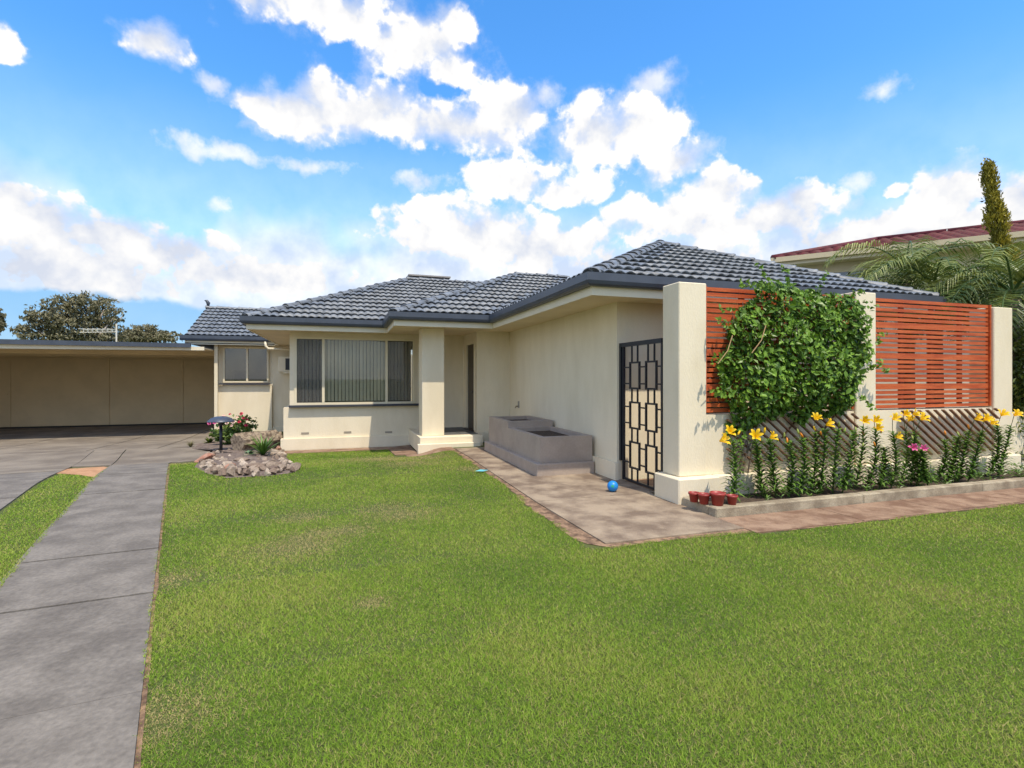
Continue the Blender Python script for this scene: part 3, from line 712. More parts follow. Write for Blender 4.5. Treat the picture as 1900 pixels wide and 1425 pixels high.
# finial bird-shaped ridge end
fb = MB(); p0 = Vector((-4.95, 22.2, 4.33)); fb.tube([p0, p0 + Vector((.01, 0, .10)), p0 + Vector((-.05, 0, .19)), p0 + Vector((-.12, 0, .20))], [.05, .07, .05, .012], 8); fb.build('ridge_finial', GUTTER, house, True)

# -- air conditioner on the wall beside the bay
ac = thing('air_conditioner', 'cream boxed wall air conditioner tucked behind the bay corner', 'air conditioner', (PY(530, 690, 19.9).x, 19.6, PY(530, 692, 19.6).z))
a = PY(516, 690, 19.5); c_ = PY(545, 662, 19.5)
MB().box(a.x, c_.x, 19.46, 19.998, a.z, c_.z).build('casing', TRIM, ac, bevel=0.015)
MB().box(a.x + .24, c_.x - .04, 19.44, 19.459, a.z + .07, c_.z - .06).build('grille', DARKMETAL, ac)
MB().box(a.x + .16, c_.x + .02, 19.42, 19.996, a.z - .05, a.z - .003).build('bracket', TRIM, ac)

# ================================================================== CARPORT
cp = thing('carport', 'open flat roofed carport with beige sheet walls beside the house', 'carport', (-8.5, 21, -0.3))
CF = 18.45
fas = MB(); zl, zrr = 2.42, 2.45
fas.add([(-13.6, CF, zl - .03), (-4.22, CF, zrr), (-4.22, CF, 2.56), (-13.6, CF, 2.60), (-13.6, CF + .03, zl - .03), (-4.22, CF + .03, zrr), (-4.22, CF + .03, 2.56), (-13.6, CF + .03, 2.60)],
        [(0, 1, 2, 3), (7, 6, 5, 4), (0, 4, 5, 1), (3, 2, 6, 7), (1, 5, 6, 2), (0, 3, 7, 4)]); fas.build('fascia', TRIM, cp)
MB().add([(-13.6, CF - .11, 2.545), (-4.58, CF - .11, 2.53), (-4.58, CF - .11, 2.655), (-13.6, CF - .11, 2.70), (-13.6, CF - .003, 2.545), (-4.58, CF - .003, 2.53), (-4.58, CF - .003, 2.655), (-13.6, CF - .003, 2.70)],
         [(0, 1, 2, 3), (7, 6, 5, 4), (0, 4, 5, 1), (3, 2, 6, 7), (1, 5, 6, 2), (0, 3, 7, 4)]).build('gutter', GUTTER, cp)
MB().box(-13.6, -4.22, CF + .032, 24.35, 2.50, 2.53).build('roof_sheet', SOFFIT, cp)
MB().box(-13.6, -4.22, CF + .032, 24.4, 2.5302, 2.56).build('roof_deck', GUTTER, cp)
for yb in (20.3, 22.2, 23.9): MB().box(-13.5, -4.24, yb, yb + .07, 2.36, 2.498).build('purlin', CPWALL, cp)
seams = [-13.5] + [PY(u, 700, 24.0).x for u in (18, 201, 338)] + [-4.3]
for x0, x1 in zip(seams, seams[1:]): MB().box(x0 + .012, x1 - .012, 24.0, 24.03, -0.26, 2.49).build('wall_panel', CPWALL, cp)
for x0 in seams[1:-1]: MB().box(x0 - .04, x0 + .04, 23.975, 23.998, -0.24, 2.40).build('batten', CPWALL, cp)
MB().box(-13.5, -4.2, 24.032, 24.08, -0.4, 2.49).build('back_board', DARKIN, cp)
MB().box(seams[0], seams[1] - .05, 23.98, 23.998, 0.95, 1.0).build('rail', CPWALL, cp)
MB().box(-13.55, -13.45, CF + .1, 24.0, -0.4, 2.49).build('side_wall', CPWALL, cp)
MB().box(-13.5, -4.2, 23.94, 23.974, -0.4, -0.24).build('skirting', DARKIN, cp)

# ================================================================== GARDEN WALL WITH SLAT SCREENS
gw = thing('screen_wall', 'cream garden wall with piers and red cedar slat screens', 'garden wall', (7, 5.6, 0))
GY, GB = 5.45, 5.80
piers = [(3.95, 4.36, 2.76), (6.90, 7.29, 2.79), (9.86, 10.31, 2.70)]
for x0, x1, zt in piers: MB().box(x0, x1, GY, GB, 0.33, zt).build('pier', CREAM, gw, bevel=0.01)
MB().box(4.362, 9.858, GY + .03, GB - .05, 0.331, 1.09).build('low_wall', CREAM, gw)
MB().box(10.312, 13.0, GY + .04, GB - .05, -0.05, 1.0).build('low_wall', CREAM, gw)
MB().box(3.86, 4.47, 5.33, GB + .06, -0.1, 0.328).build('plinth', CREAM, gw, bevel=0.015)
MB().box(4.472, 10.40, 5.38, GB - .03, -0.1, 0.328).build('plinth', CREAM, gw, bevel=0.012)
def screen(x0, x1, z0, z1, seed):
    rr = random.Random(seed); z = z0 + 0.0; wide = 0; k = 0
    MB().box(x0 + .002, x0 + .03, GY + .035, GY + .10, z0, z1).build('screen_frame', CEDAR, gw); MB().box(x1 - .03, x1 - .002, GY + .035, GY + .10, z0, z1).build('screen_frame', CEDAR, gw)
    for t in (0.25, 0.5, 0.75):
        xb = x0 + (x1 - x0) * t; MB().box(xb - .035, xb + .035, GY + .085, GY + .125, z0 + .01, z1 - .01).build('batten', CEDARD, gw)
    meshes = {}
    while z < z1 - 0.03:
        h = 0.085 if k % 6 == 4 else 0.047
        if z + h > z1: h = z1 - z
        key = round(h, 3)
        if key not in meshes: meshes[key] = MB().box(-(x1 - x0) / 2 + .032, (x1 - x0) / 2 - .032, 0, .02, 0, h).mesh('slat', CEDAR)
        put('slat', meshes[key], ((x0 + x1) / 2, GY + .062 + rr.uniform(-.002, .002), z + rr.uniform(-.002, .002)), gw, rot=(0, rr.uniform(-.0008, .0008), 0))
        z += h + 0.022; k += 1
screen(4.36, 6.90, 1.12, 2.74, 3); screen(7.29, 9.86, 1.12, 2.735, 4)
# expanding trellises leaning below the screens
def trellis(label, x0, x1, z0, z1, step, slope, cross):
    t = thing('trellis', label, 'trellis', ((x0 + x1) / 2, 5.40, z0), 'trellises under the screens')
    c = x0 - (z1 - z0) / slope + step * .6; k = 0
    while c < x1 - .05:                              # strips fall to the right, cut to the frame of the lattice
        xa, za = c, z1; xb, zb_ = c + (z1 - z0) / slope, z0
        if xa < x0: za = z1 - (x0 - xa) * slope; xa = x0
        if xb > x1: zb_ = z0 + (xb - x1) * slope; xb = x1
        if xb - xa > .05: MB().bar((xa, 5.425, za), (xb, 5.405, zb_), 0.016, 0.046, up=(0, 1, 0)).build('slat', TRELLISM, t)
        c += step; k += 1
    for i in range(cross):
        xa = x0 + .25 + (x1 - x0 - .3) * i / max(1, cross); MB().bar((xa + .3, 5.442, z1 - .02), (xa, 5.428, z1 - .3), 0.010, 0.026, up=(0, 1, 0)).build('cross_slat', TRELLISM, t)
    return t
def px_x(u, v=800): return PY(u, v, 5.42).x
trellis('dark wooden lattice trellis under the vine covered screen', px_x(1350), px_x(1590), 0.46, 1.06, 0.155, 0.80, 3)
trellis('dark wooden lattice trellis below the bare right hand screen', px_x(1672), px_x(1850), 0.42, 1.08, 0.17, 0.72, 0)

# ================================================================== GATE
gt = thing('garden_gate', 'black metal gate with geometric rectangle pattern beside the pier', 'gate', (3.98, 6.4, 0.05))
GX = 4.0; y0, y1, zb, zt = 5.86, 6.93, 0.04, 2.09
def gbar(nm, ya, za, yb, zb_, w=0.03): MB().bar((GX, ya, za), (GX, yb, zb_), w, w, up=(1, 0, 0)).build(nm, DARKMETAL, gt)
MB().box(GX - .035, GX + .035, y1 - .03, y1 + .03, 0.32, zt).build('hinge_post', DARKMETAL, gt)
gbar('frame_bar', y0 + .015, zb, y0 + .015, zt - .03, .035); gbar('frame_bar', y1 - .06, zb, y1 - .06, zt - .031, .035)
MB().box(GX - .03, GX + .03, y0, y1 - .032, zt - .06, zt).build('top_rail', DARKMETAL, gt)
gbar('bottom_rail', y0 + .034, zb + .02, y1 - .079, zb + .02)
ya, yb = y0 + .03, y1 - .08; wY = yb - ya
cols = [ya + wY * f for f in (0.26, 0.70)]                          # centres of the two columns of boxes
hw, bh = 0.125, 0.40; zc = [1.60, 1.02, 0.44]
for cy in cols:
    for z in zc:
        for s in (-1, 1):
            gbar('box_bar', cy + s * hw, z - bh / 2, cy + s * hw, z + bh / 2, .026); gbar('box_bar', cy - hw + .013, z + s * (bh / 2 - .013), cy + hw - .013, z + s * (bh / 2 - .013), .026)
    ends = [zt - .06] + [q for z in zc for q in (z + bh / 2, z - bh / 2)] + [zb + .035]
    for k in range(0, len(ends), 2):
        for s in (-1, 1): gbar('vertical_bar', cy + s * hw * .62, ends[k + 1], cy + s * hw * .62, ends[k], .02)
for z in zc:
    for s in (-1, 1):
        zz = z + s * 0.12
        for (p, q) in ((ya, cols[0] - hw - .013), (cols[0] + hw + .013, cols[1] - hw - .013), (cols[1] + hw + .013, yb)): gbar('horizontal_bar', p, zz, q, zz, .02)

# ================================================================== PLANTER
pl = thing('planter_box', 'grey rendered two level planter trough against the cream side wall', 'planter', (3.4, 9, 0))
MB().box(2.86, 3.86, 7.55, 10.75, 0.0, 0.21).build('plinth', PLANTERM, pl, bevel=0.012)
def trough(x0, x1, ya, yb, z0, z1, w=0.10):
    b = MB(); b.box(x0, x1, ya, ya + w, z0, z1); b.box(x0, x1, yb - w, yb, z0, z1); b.box(x0, x0 + w, ya + w, yb - w, z0, z1); b.box(x1 - w, x1, ya + w, yb - w, z0, z1)
    b.build('trough', PLANTERM, pl); MB().box(x0 + w, x1 - w, ya + w, yb - w, z0, z1 - .07).build('soil', SOIL, pl)
trough(2.95, 3.868, 7.65, 9.35, 0.212, 0.62); trough(2.95, 3.868, 9.352, 10.70, 0.212, 0.74)

# ================================================================== POTS, BALL, SCRAP
def pot(x, y, z, r, h, label):
    t = thing('flower_pot', label, 'flower pot', (x, y, z), 'empty red pots on the kerb corner')
    MB().lathe([(0.001, 0), (r * .70, 0), (r * .95, h * .8), (r * 1.06, h * .8), (r * 1.08, h), (r * .96, h), (r * .88, h * .75)], (x, y, z), 18).build('pot_body', POTM, t, True)
    MB().lathe([(0.001, h * .76), (r * .88, h * .76)], (x, y, z), 18).build('soil', SOIL, t)
for (u, v, r, lab) in ((1293, 932, .062, 'red plastic flower pot, leftmost of the four beside the pier plinth'), (1312, 936, .066, 'red plastic flower pot, second from the pier plinth'),
                       (1339, 939, .082, 'wide red plastic flower pot, largest of the four on the kerb corner'), (1364, 937, .060, 'red plastic flower pot nearest the first yellow lily')):
    d = ray(u, v); t = (0.125 - H) / d.z; pot(d.x * t, min(d.y * t + r * .8, 5.25 if u < 1300 else 9), 0.122, r, r * 1.75, lab)
p = G(1141, 914, .02); ball = thing('ball', 'small blue ball with green patch in front of the gate', 'ball', (p.x, p.y + .06, 0.02))
sph = bmesh.new(); bmesh.ops.create_uvsphere(sph, u_segments=24, v_segments=14, radius=0.074); me = bpy.data.meshes.new('shell'); sph.to_mesh(me); sph.free()
me.materials.append(BLUE); me.polygons.foreach_set('use_smooth', [True] * len(me.polygons)); put('shell', me, (p.x, p.y + .06, 0.021 + .074), ball)
b = MB(); dv = (Vector((0, 0, H)) - Vector((p.x, p.y + .06, .09))).normalized(); c0 = Vector((p.x, p.y + .06, 0.095)); sd = dv.cross(Vector((0, 0, 1))).normalized(); up = sd.cross(dv)
ring = [c0 + (dv * math.cos(q) + (sd * math.cos(t) + up * math.sin(t)) * math.sin(q)).normalized() * 0.0755 for t, q in ((2 * math.pi * k / 10, .36 if k % 2 else .22) for k in range(10))]
b.add([c0 + dv * .0758] + ring, [(0, i + 1, (i + 1) % 10 + 1) for i in range(10)]); b.build('star_patch', GREENP, ball)
p = G(893, 877); b = MB(); b.add([(p.x - .11, p.y - .02, .035), (p.x + .02, p.y - .05, .028), (p.x + .13, p.y + .02, .034), (p.x + .01, p.y + .06, .045), (p.x - .02, p.y, .055)], [(0, 1, 4), (1, 2, 4), (2, 3, 4), (3, 0, 4)])
tag(b.build('plastic_scrap', mat('blue_scrap', (0.12, 0.42, 0.48), 0.4)), 'crumpled pale blue plastic scrap at the lawn edge', 'plastic scrap')

# ================================================================== PLANTS
def leaf_quad(b, c, d, n, L_, w, tint, fold=0.15):         # small leaf: centre c, long axis d, normal n
    d = d.normalized(); s = d.cross(n)
    if s.length < 1e-4: s = d.cross(Vector((.3, .5, .8)))
    s.normalize(); n = s.cross(d)
    a = c - d * L_ * .5; e = c + d * L_ * .5
    b.add([a, c + s * w * .5 + n * w * fold, e - n * L_ * .12, c - s * w * .5 + n * w * fold], [(0, 1, 2), (0, 2, 3)], tint)
def rv(): return Vector((random.gauss(0, 1), random.gauss(0, 1), random.gauss(0, 1))).normalized()

# -- climbing vine on the left screen
vine = thing('climbing_vine', 'dense green climbing vine spilling over the left slat screen', 'vine', (5.5, 5.3, 0.1))
vout = [(1345, 660), (1372, 600), (1385, 565), (1410, 540), (1418, 515), (1450, 510), (1500, 525), (1555, 545), (1600, 555), (1612, 590), (1618, 640), (1632, 665), (1605, 700), (1600, 745), (1570, 775), (1500, 780), (1440, 778), (1400, 810), (1372, 812), (1362, 770), (1350, 740), (1362, 715), (1355, 690)]
vo = [(PY(u, v, 5.25).x, PY(u, v, 5.25).z) for u, v in vout]
def edge_d(x, z):
    d = 9
    for i in range(len(vo)):
        a = Vector(vo[i]); c = Vector(vo[(i + 1) % len(vo)]); p = Vector((x, z)); t = max(0, min(1, (p - a).dot(c - a) / (c - a).length_squared)); d = min(d, (a + (c - a) * t - p).length)
    return d if in_poly(x, z, vo) else -d
fol = MB(); singles = []; x0, x1 = min(p[0] for p in vo), max(p[0] for p in vo); z0, z1 = min(p[1] for p in vo), max(p[1] for p in vo)
cnt = 0
while cnt < 7400:
    x = random.uniform(x0 - .15, x1 + .15); z = random.uniform(z0 - .1, z1 + .15); e = edge_d(x, z) - .05 + 0.16 * (mnoise.noise(Vector((x * 3.5, z * 3.5, 1.3)))) + 0.05 * mnoise.noise(Vector((x * 11, z * 11, 4)))
    if e < -0.02: continue
    thick = 0.34 * sm((e + .04) / .4) + 0.05 + 0.24 * mnoise.noise(Vector((x * 2.2, z * 2.2, 7)))
    f = random.random() ** 0.55; y = GY + .02 - max(.03, thick) * f - random.uniform(0, .03)
    if z > 2.75: y = GY + 0.08 + random.uniform(-.25, .18)
    n = (Vector((random.gauss(0, .7), -1, 0.6 + random.gauss(0, .65)))).normalized(); d = (Vector((random.gauss(0, .7), random.gauss(0, .35) - .2, random.gauss(-.35, .6)))).normalized()
    d = (d - n * d.dot(n)).normalized(); s_ = random.uniform(.06, .105); tint = min(1, max(0, random.gauss(.46, .30) + (.22 if f > .85 else 0)))
    if f > .86 and len(singles) < 300 and random.random() < .55: singles.append((Vector((x, y - .01, z)), d, n, s_ * 1.1))
    else: leaf_quad(fol, Vector((x, y, z)), d, n, s_, s_ * .58, tint)
    cnt += 1
for (u0_, v0_, u1_, v1_, n_) in ((1350, 655, 1316, 668, 9), (1352, 735, 1318, 725, 9), (1362, 610, 1325, 590, 9), (1372, 585, 1330, 565, 7), (1425, 520, 1402, 492, 8), (1460, 515, 1452, 488, 8), (1520, 525, 1535, 505, 8), (1600, 640, 1650, 622, 11), (1605, 670, 1655, 690, 11), (1595, 735, 1628, 762, 9), (1400, 530, 1372, 525, 8), (1575, 545, 1608, 540, 9), (1605, 560, 1625, 575, 7), (1600, 700, 1640, 668, 9), (1380, 800, 1372, 830, 9)):
    for k in range(n_):
        t_ = k / n_; u_ = u0_ + (u1_ - u0_) * t_ + random.uniform(-4, 4); v_ = v0_ + (v1_ - v0_) * t_ + random.uniform(-5, 5); p_ = PY(u_, v_, 5.30 - .06 * t_)
        for _ in range(2): leaf_quad(fol, p_ + rv() * .025, rv(), Vector((random.gauss(0, .4), -1, .5)), random.uniform(.05, .09), .045, random.uniform(.4, 1))
fo = fol.build('foliage', VINE, vine); fo['kind'] = 'stuff'
lm = MB(); lm.add([(-.5, 0, 0), (-.2, .24, .04), (.15, .25, .05), (.5, 0, -.06), (.15, -.25, .05), (-.2, -.24, .04)], [(0, 1, 2, 3), (0, 3, 4, 5)]); lmesh = lm.mesh('leaf', VINEO)
for c, d, n, s_ in singles:
    s2 = n.cross(d).normalized(); put('leaf', lmesh, c, vine, rot=Matrix((d, s2, n)).transposed().to_euler(), scale=s_)
for k in range(5):
    xx = 4.78 + .05 * k; pts = []; tx = random.uniform(4.7, 6.8)
    for i in range(9): t = i / 8; pts.append((xx + (tx - xx) * t * t + .04 * math.sin(i * 2 + k), GY - .03 - .05 * math.sin(t * 3), 0.08 + t * random.uniform(2.3, 2.5)))
    MB().tube(pts, [.012 - .008 * i / 8 for i in range(9)], 5).build('stem', BARK, vine)
for (u, v) in ((1395, 655), (1332, 675), (1440, 625)):
    p = PY(u, v, 5.2); MB().tube([p, p + Vector((.12, -.03, .16)), p + Vector((.2, -.02, .35))], .006, 5).build('stem', mat('dry_twig', (.45, .30, .14), .8), vine)

# -- lilies
def petal_mesh(m, L_=0.094, w=0.036):
    b = MB(); rows = [(0, .35, 0), (.3, .8, .018), (.6, 1.0, .030), (.85, .6, .026), (1.0, .03, .012)]
    for t, ww, h in rows:
        r_ = t * L_ * .8
        for s in (-1, 0, 1): b.v.append((.006 + r_, s * ww * w / 2, h + t * L_ * .42 - abs(s) * -.004))
    for i in range(4):
        for s in (0, 1): b.f.append((i * 3 + s, i * 3 + s + 1, i * 3 + s + 4, i * 3 + s + 3))
    return b.mesh('petal', m, True)
PET = {'y': petal_mesh(YEL), 'p': petal_mesh(PINK, .07, .03), 'o': petal_mesh(ORA, .05, .025)}
def flower(par, c, kind, face):
    f = bpy.data.objects.new('flower', None); COL.objects.link(f); f.location = c; adopt(f, par)
    q = face.normalized().to_track_quat('Z', 'Y')
    s_ = random.uniform(.95, 1.25)
    for k in range(6):
        o = bpy.data.objects.new('petal', PET[kind]); COL.objects.link(o); o.parent = f
        rot = q.to_matrix() @ Matrix.Rotation(k * math.pi / 3 + random.uniform(-.12, .12), 3, 'Z') @ Matrix.Rotation(-.25 + (.12 if k % 2 else 0) + random.uniform(-.15, .15), 3, 'Y')
        o.rotation_euler = rot.to_euler(); o.scale = (s_,) * 3
    return f
bm_ = {}
def bud_mesh(m):
    b = MB(); b.lathe([(.002, 0), (.011, .012), (.014, .035), (.010, .06), (.001, .075)], (0, 0, 0), 7); return b.mesh('bud', m, True)
BUD = {'o': bud_mesh(ORA), 'g': bud_mesh(mat('green_bud', (.28, .33, .07), .5, .2, 20)), 'y': bud_mesh(YEL)}
ORD = ['first', 'second', 'third', 'fourth', 'fifth', 'sixth', 'seventh', 'eighth', 'ninth', 'tenth', 'eleventh', 'twelfth', 'thirteenth', 'fourteenth', 'fifteenth', 'sixteenth', 'seventeenth', 'eighteenth', 'nineteenth', 'twentieth', 'twenty-first', 'twenty-second', 'twenty-third', 'twenty-fourth']
# base pixel x, top pixel (x, y), flowers [(kind, x, y)], buds [(kind, x, y)]
LIL = [(1358, 1358, 815, [('y', 1335, 815), ('y', 1352, 800)], [('y', 1369, 803)]),
       (1415, 1402, 815, [('y', 1401, 808)], [('y', 1418, 800)]),
       (1440, 1428, 815, [('y', 1428, 809)], [('g', 1443, 815)]),
       (1462, 1462, 818, [], [('o', 1461, 818), ('g', 1455, 808)]),
       (1482, 1490, 812, [], [('o', 1490, 808), ('g', 1482, 802)]),
       (1503, 1512, 800, [('y', 1512, 775)], [('y', 1512, 795)]),
       (1520, 1530, 795, [('y', 1532, 785)], [('o', 1524, 804)]),
       (1545, 1556, 795, [], [('g', 1556, 788), ('g', 1566, 800)]),
       (1562, 1585, 800, [], [('g', 1588, 797), ('g', 1578, 812)]),
       (1585, 1602, 790, [('y', 1602, 779)], [('o', 1602, 805)]),
       (1608, 1624, 795, [('y', 1622, 779), ('y', 1626, 792)], [('o', 1635, 800)]),
       (1630, 1640, 830, [], [('o', 1624, 824), ('g', 1600, 825)]),
       (1652, 1656, 800, [('y', 1656, 775), ('y', 1660, 807)], []),
       (1668, 1680, 800, [('y', 1676, 767), ('y', 1685, 778)], []),
       (1690, 1697, 800, [('y', 1693, 766), ('y', 1708, 775)], []),
       (1700, 1692, 832, [('p', 1692, 827)], [('g', 1694, 812)]),
       (1722, 1712, 834, [('p', 1712, 829)], []),
       (1738, 1752, 815, [], [('o', 1755, 803), ('g', 1768, 822)]),
       (1760, 1778, 810, [], [('g', 1780, 806)]),
       (1778, 1800, 800, [('y', 1808, 774)], [('o', 1798, 792)]),
       (1795, 1822, 800, [('y', 1825, 776), ('y', 1838, 783)], []),
       (1832, 1850, 790, [('y', 1857, 768)], []),
       (1850, 1876, 790, [('y', 1881, 768)], [('g', 1868, 800)])]
NAMEC = {0: 'budding', 1: 'one', 2: 'two', 3: 'three'}
for i, (bu, tu, tv, fl_, bd) in enumerate(LIL):
    yb_ = 4.98 + 0.10 * ((i * 7) % 4) / 1.6; base = PY(bu, 900, yb_); base.z = 0.07; top = PY(tu, tv, yb_ - .04)
    kinds = {k for k, *_ in fl_}
    desc = ('pink lily plant with one bloom, ' if 'p' in kinds else ('yellow lily plant with %s bloom%s, ' % (NAMEC[len(fl_)], 's' if len(fl_) > 1 else '') if fl_ else 'budding lily stalk without open bloom, '))
    t = thing('lily_plant', desc + '%s from the red pots' % ORD[i], 'lily', base, 'lilies along the screen wall')
    bend = Vector((random.uniform(-.07, .07), -random.uniform(0, .06), 0)); P3 = [base + (top - base) * q + bend * math.sin(q * math.pi) for q in (0, .25, .5, .75, 1)]
    MB().tube(P3, [.009, .008, .007, .006, .005], 6).build('stem', STEMG, t)
    lb = MB(); nl = int(118 + 40 * random.random())
    for k in range(nl):
        q = .06 + .92 * k / nl; c = base + (top - base) * q + bend * math.sin(q * math.pi); an = k * 2.4 + random.uniform(-.3, .3)
        droop = .75 - 1.0 * q if q < .5 else .25; l_ = (.185 - .07 * q) * random.uniform(.8, 1.15); o_ = Vector((math.cos(an), math.sin(an), 0))
        mid = c + o_ * l_ * .55 + Vector((0, 0, l_ * .28)); tip = c + o_ * l_ + Vector((0, 0, l_ * (.28 - droop * .35))); s_ = Vector((-o_.y, o_.x, 0)) * .0165
        lb.add([c - s_ * .5, c + s_ * .5, mid + s_, mid - s_, tip], [(0, 1, 2, 3), (3, 2, 4)], min(1, max(0, random.gauss(.4, .22))))
    lo = lb.build('leaves', LILYG, t); lo['kind'] = 'stuff'
    for (k, u, v) in fl_:
        c = PY(u, v + 4, yb_ - .10); MB().tube([top, (top + c) / 2 + Vector((0, 0, -.01)), c], .004, 5).build('stalk', STEMG, t)
        flower(t, c, k, Vector((random.uniform(-.6, .4), -.8, random.uniform(.3, .9))))
    for (k, u, v) in bd:
        c = PY(u, v + 4, yb_ - .06); MB().tube([top + (base - top) * .06, c], .003, 5).build('stalk', STEMG, t)
        put('bud', BUD[k], c, t, rot=(random.uniform(-.4, .4), random.uniform(-.7, .7), 0), scale=random.uniform(.8, 1.1))
# low seedlings filling the bed
sd_ = MB()
for k in range(130):
    x = random.uniform(4.7, 10.6); y = random.uniform(4.9, 5.33); hh = random.uniform(.06, .22)
    for q in range(7): 
        an = random.uniform(0, 6.28); leaf_quad(sd_, Vector((x + .03 * math.cos(an), y + .03 * math.sin(an), .08 + hh * random.random())), Vector((math.cos(an), math.sin(an), .6)), Vector((0, 0, 1)), .09, .018, random.random())
struct(tag(sd_.build('seedlings', LILYG), 'low green seedlings covering the soil of the lily bed', 'ground cover'), 'stuff')

# -- generic foliage mass: clumps of leaves through a volume
def crown(name, m, parent, blobs, n, size, asp=.5, seed=1, flat=0.0, droop=0.0):
    rr = random.Random(seed); b = MB(); tot = sum(r[0] * r[1] * r[2] for _, r in blobs)
    for c, r in blobs:
        k = int(n * r[0] * r[1] * r[2] / tot) + 1
        while k > 0:
            clump = Vector((rr.gauss(0, 1), rr.gauss(0, 1), rr.gauss(0, 1))).normalized() * (rr.random() ** .38)
            ct = min(1, max(0, rr.gauss(.42, .2) + clump.z * .12))
            for _ in range(rr.randint(8, 16)):
                q = clump + Vector((rr.gauss(0, .11), rr.gauss(0, .11), rr.gauss(0, .09)))
                p = Vector((c[0] + q.x * r[0], c[1] + q.y * r[1], c[2] + q.z * r[2]))
                d = Vector((rr.gauss(0, 1), rr.gauss(0, 1), rr.gauss(0, 1) - droop)); nn = Vector((rr.gauss(0, .6), rr.gauss(0, .6) - .25, 1 + rr.gauss(0, .5)))
                s_ = size * rr.uniform(.6, 1.3); leaf_quad(b, p, d, nn, s_, s_ * asp, min(1, max(0, ct + rr.gauss(0, .15)))); k -= 1
    o = b.build(name, m, parent); o['kind'] = 'stuff'; return o

# -- gum trees behind the carport
def gum(label, u, vtop, wpx, Y, blobs, n, seed, leaf=.30):
    d = ray(u, 700); x = d.x / d.y * Y; t = thing('gum_tree', label, 'tree', (x, Y, -.5), 'trees behind the carport')
    B = []; px = (d.x * YS / d.y * Y + Y * YC) / F
    for (bu, bv, bru, brv) in blobs: p = PY(bu, bv, Y); B.append(((p.x, Y + random.uniform(-.6, .6), p.z), (bru * px, bru * px * .8, brv * px)))
    rr = random.Random(seed); tr = MB(); tr.tube([(x, Y, -.6), (x + .1, Y, 1.4), (x + .2, Y, 2.6), (x + .1, Y, 3.4)], [.32, .27, .22, .16], 8)
    tr.build('trunk', GUMBARK, t, True)
    for c, r in B:
        lb = MB(); s0 = Vector((x + .2, Y, 2.4)); e = Vector(c); lb.tube([s0, s0.lerp(e, .4) + Vector((0, 0, .3)), e], [.12, .08, .03], 6); lb.build('limb', GUMBARK, t, True)
    crown('crown', GUM, t, B, n, leaf, .42, seed, droop=.6); return t
gum('large grey-green gum tree rising behind the carport roof', 140, 550, 200, 42,
    [(60, 605, 28, 24), (90, 585, 36, 26), (120, 570, 34, 24), (160, 568, 40, 24), (195, 575, 28, 24), (140, 600, 55, 26), (195, 605, 26, 24), (218, 590, 14, 20), (228, 583, 8, 8), (80, 622, 45, 18), (150, 625, 60, 18), (205, 625, 25, 16)], 9500, 3, .26)
gum('low grey-green gum tree to the right behind the carport', 275, 605, 100, 46, [(240, 618, 22, 13), (275, 616, 30, 13), (310, 622, 22, 10), (275, 628, 50, 10)], 3400, 5, .26)
gum('sliver of a gum tree at the far left edge above the carport', -14, 600, 40, 44, [(-6, 608, 16, 16), (-14, 590, 14, 20)], 900, 8)
an = thing('television_antenna', 'thin white television antenna in front of the gum tree', 'antenna', (PY(218, 620, 30).x, 30, 2))
p = PY(216, 612, 30); MB().tube([(p.x, 30, -.5), (p.x, 30, p.z + .3)], .035, 6).build('mast', WHITE, an)
MB().tube([PY(148, 617, 30), PY(218, 616, 30)], .018, 5).build('boom', WHITE, an)
for k, u in enumerate((155, 163, 172, 181, 190, 200, 208)): q = PY(u, 616, 30); MB().tube([q + Vector((0, -.5, .12)), q + Vector((0, .5, .12))], .014, 4).build('element', WHITE, an); MB().tube([q, q + Vector((0, 0, .16))], .02, 4).build('element', WHITE, an)

# ================================================================== NEIGHBOUR'S HOUSE
nh = thing('neighbour_house', 'cream neighbouring house with maroon tiled roof behind the palms', 'house', (15, 11.5, 0))
A = Vector((12.3, 12.3, 0)); D = Vector((3.6, -4.1, 0)).normalized(); Nn = Vector((D.y * -1, D.x, 0)) * 1.0     # D along the eave to the right, Nn away from us
if Nn.dot(A) < 0: Nn = -Nn
LEN = 13.0; ZN = 5.0
def NP(s, o, z): q = A + D * s + Nn * o; return (q.x, q.y, z)
def nbox(nm, s0, s1, o0, o1, z0, z1, m, par=nh):
    vs = [NP(s, o, z) for z in (z0, z1) for (s, o) in ((s0, o0), (s1, o0), (s1, o1), (s0, o1))]
    return MB().add(vs, [(0, 3, 2, 1), (4, 5, 6, 7), (0, 1, 5, 4), (1, 2, 6, 5), (2, 3, 7, 6), (3, 0, 4, 7)]).build(nm, m, par)
NW = mat('neighbour_wall', (0.78, 0.70, 0.56), .8, .05, 1.5)
nbox('wall', 0.7, LEN, 0.7, 6.3, -.2, ZN - .02, NW)
nbox('soffit', 0.02, LEN, 0.03, 6.9, ZN - .015, ZN + .01, TRIM)
nbox('fascia', 0, LEN, -.02, .0295, ZN - .06, ZN + .12, TRIM)
nbox('gutter', -.1, LEN + .1, -.14, -.022, ZN + .03, ZN + .17, mat('neighbour_gutter', (0.62, 0.52, 0.33), .5))
nbox('fascia', -.03, -.002, 0.03, 6.9, ZN - .06, ZN + .12, TRIM)
# roof with a hip at the left end
rp = 2.7; tn = 0.29
b = MB(); zz = ZN + .14
b.add([NP(-.05, -.1, zz), NP(LEN, -.1, zz), NP(LEN, rp, zz + tn * (rp + .1)), NP(rp, rp, zz + tn * (rp + .1)), NP(-.05, 2 * rp, zz), NP(LEN, 2 * rp, zz)], [(0, 1, 2, 3), (0, 3, 4), (3, 2, 5, 4)])
nr = b.build('roof', MAROON, nh)
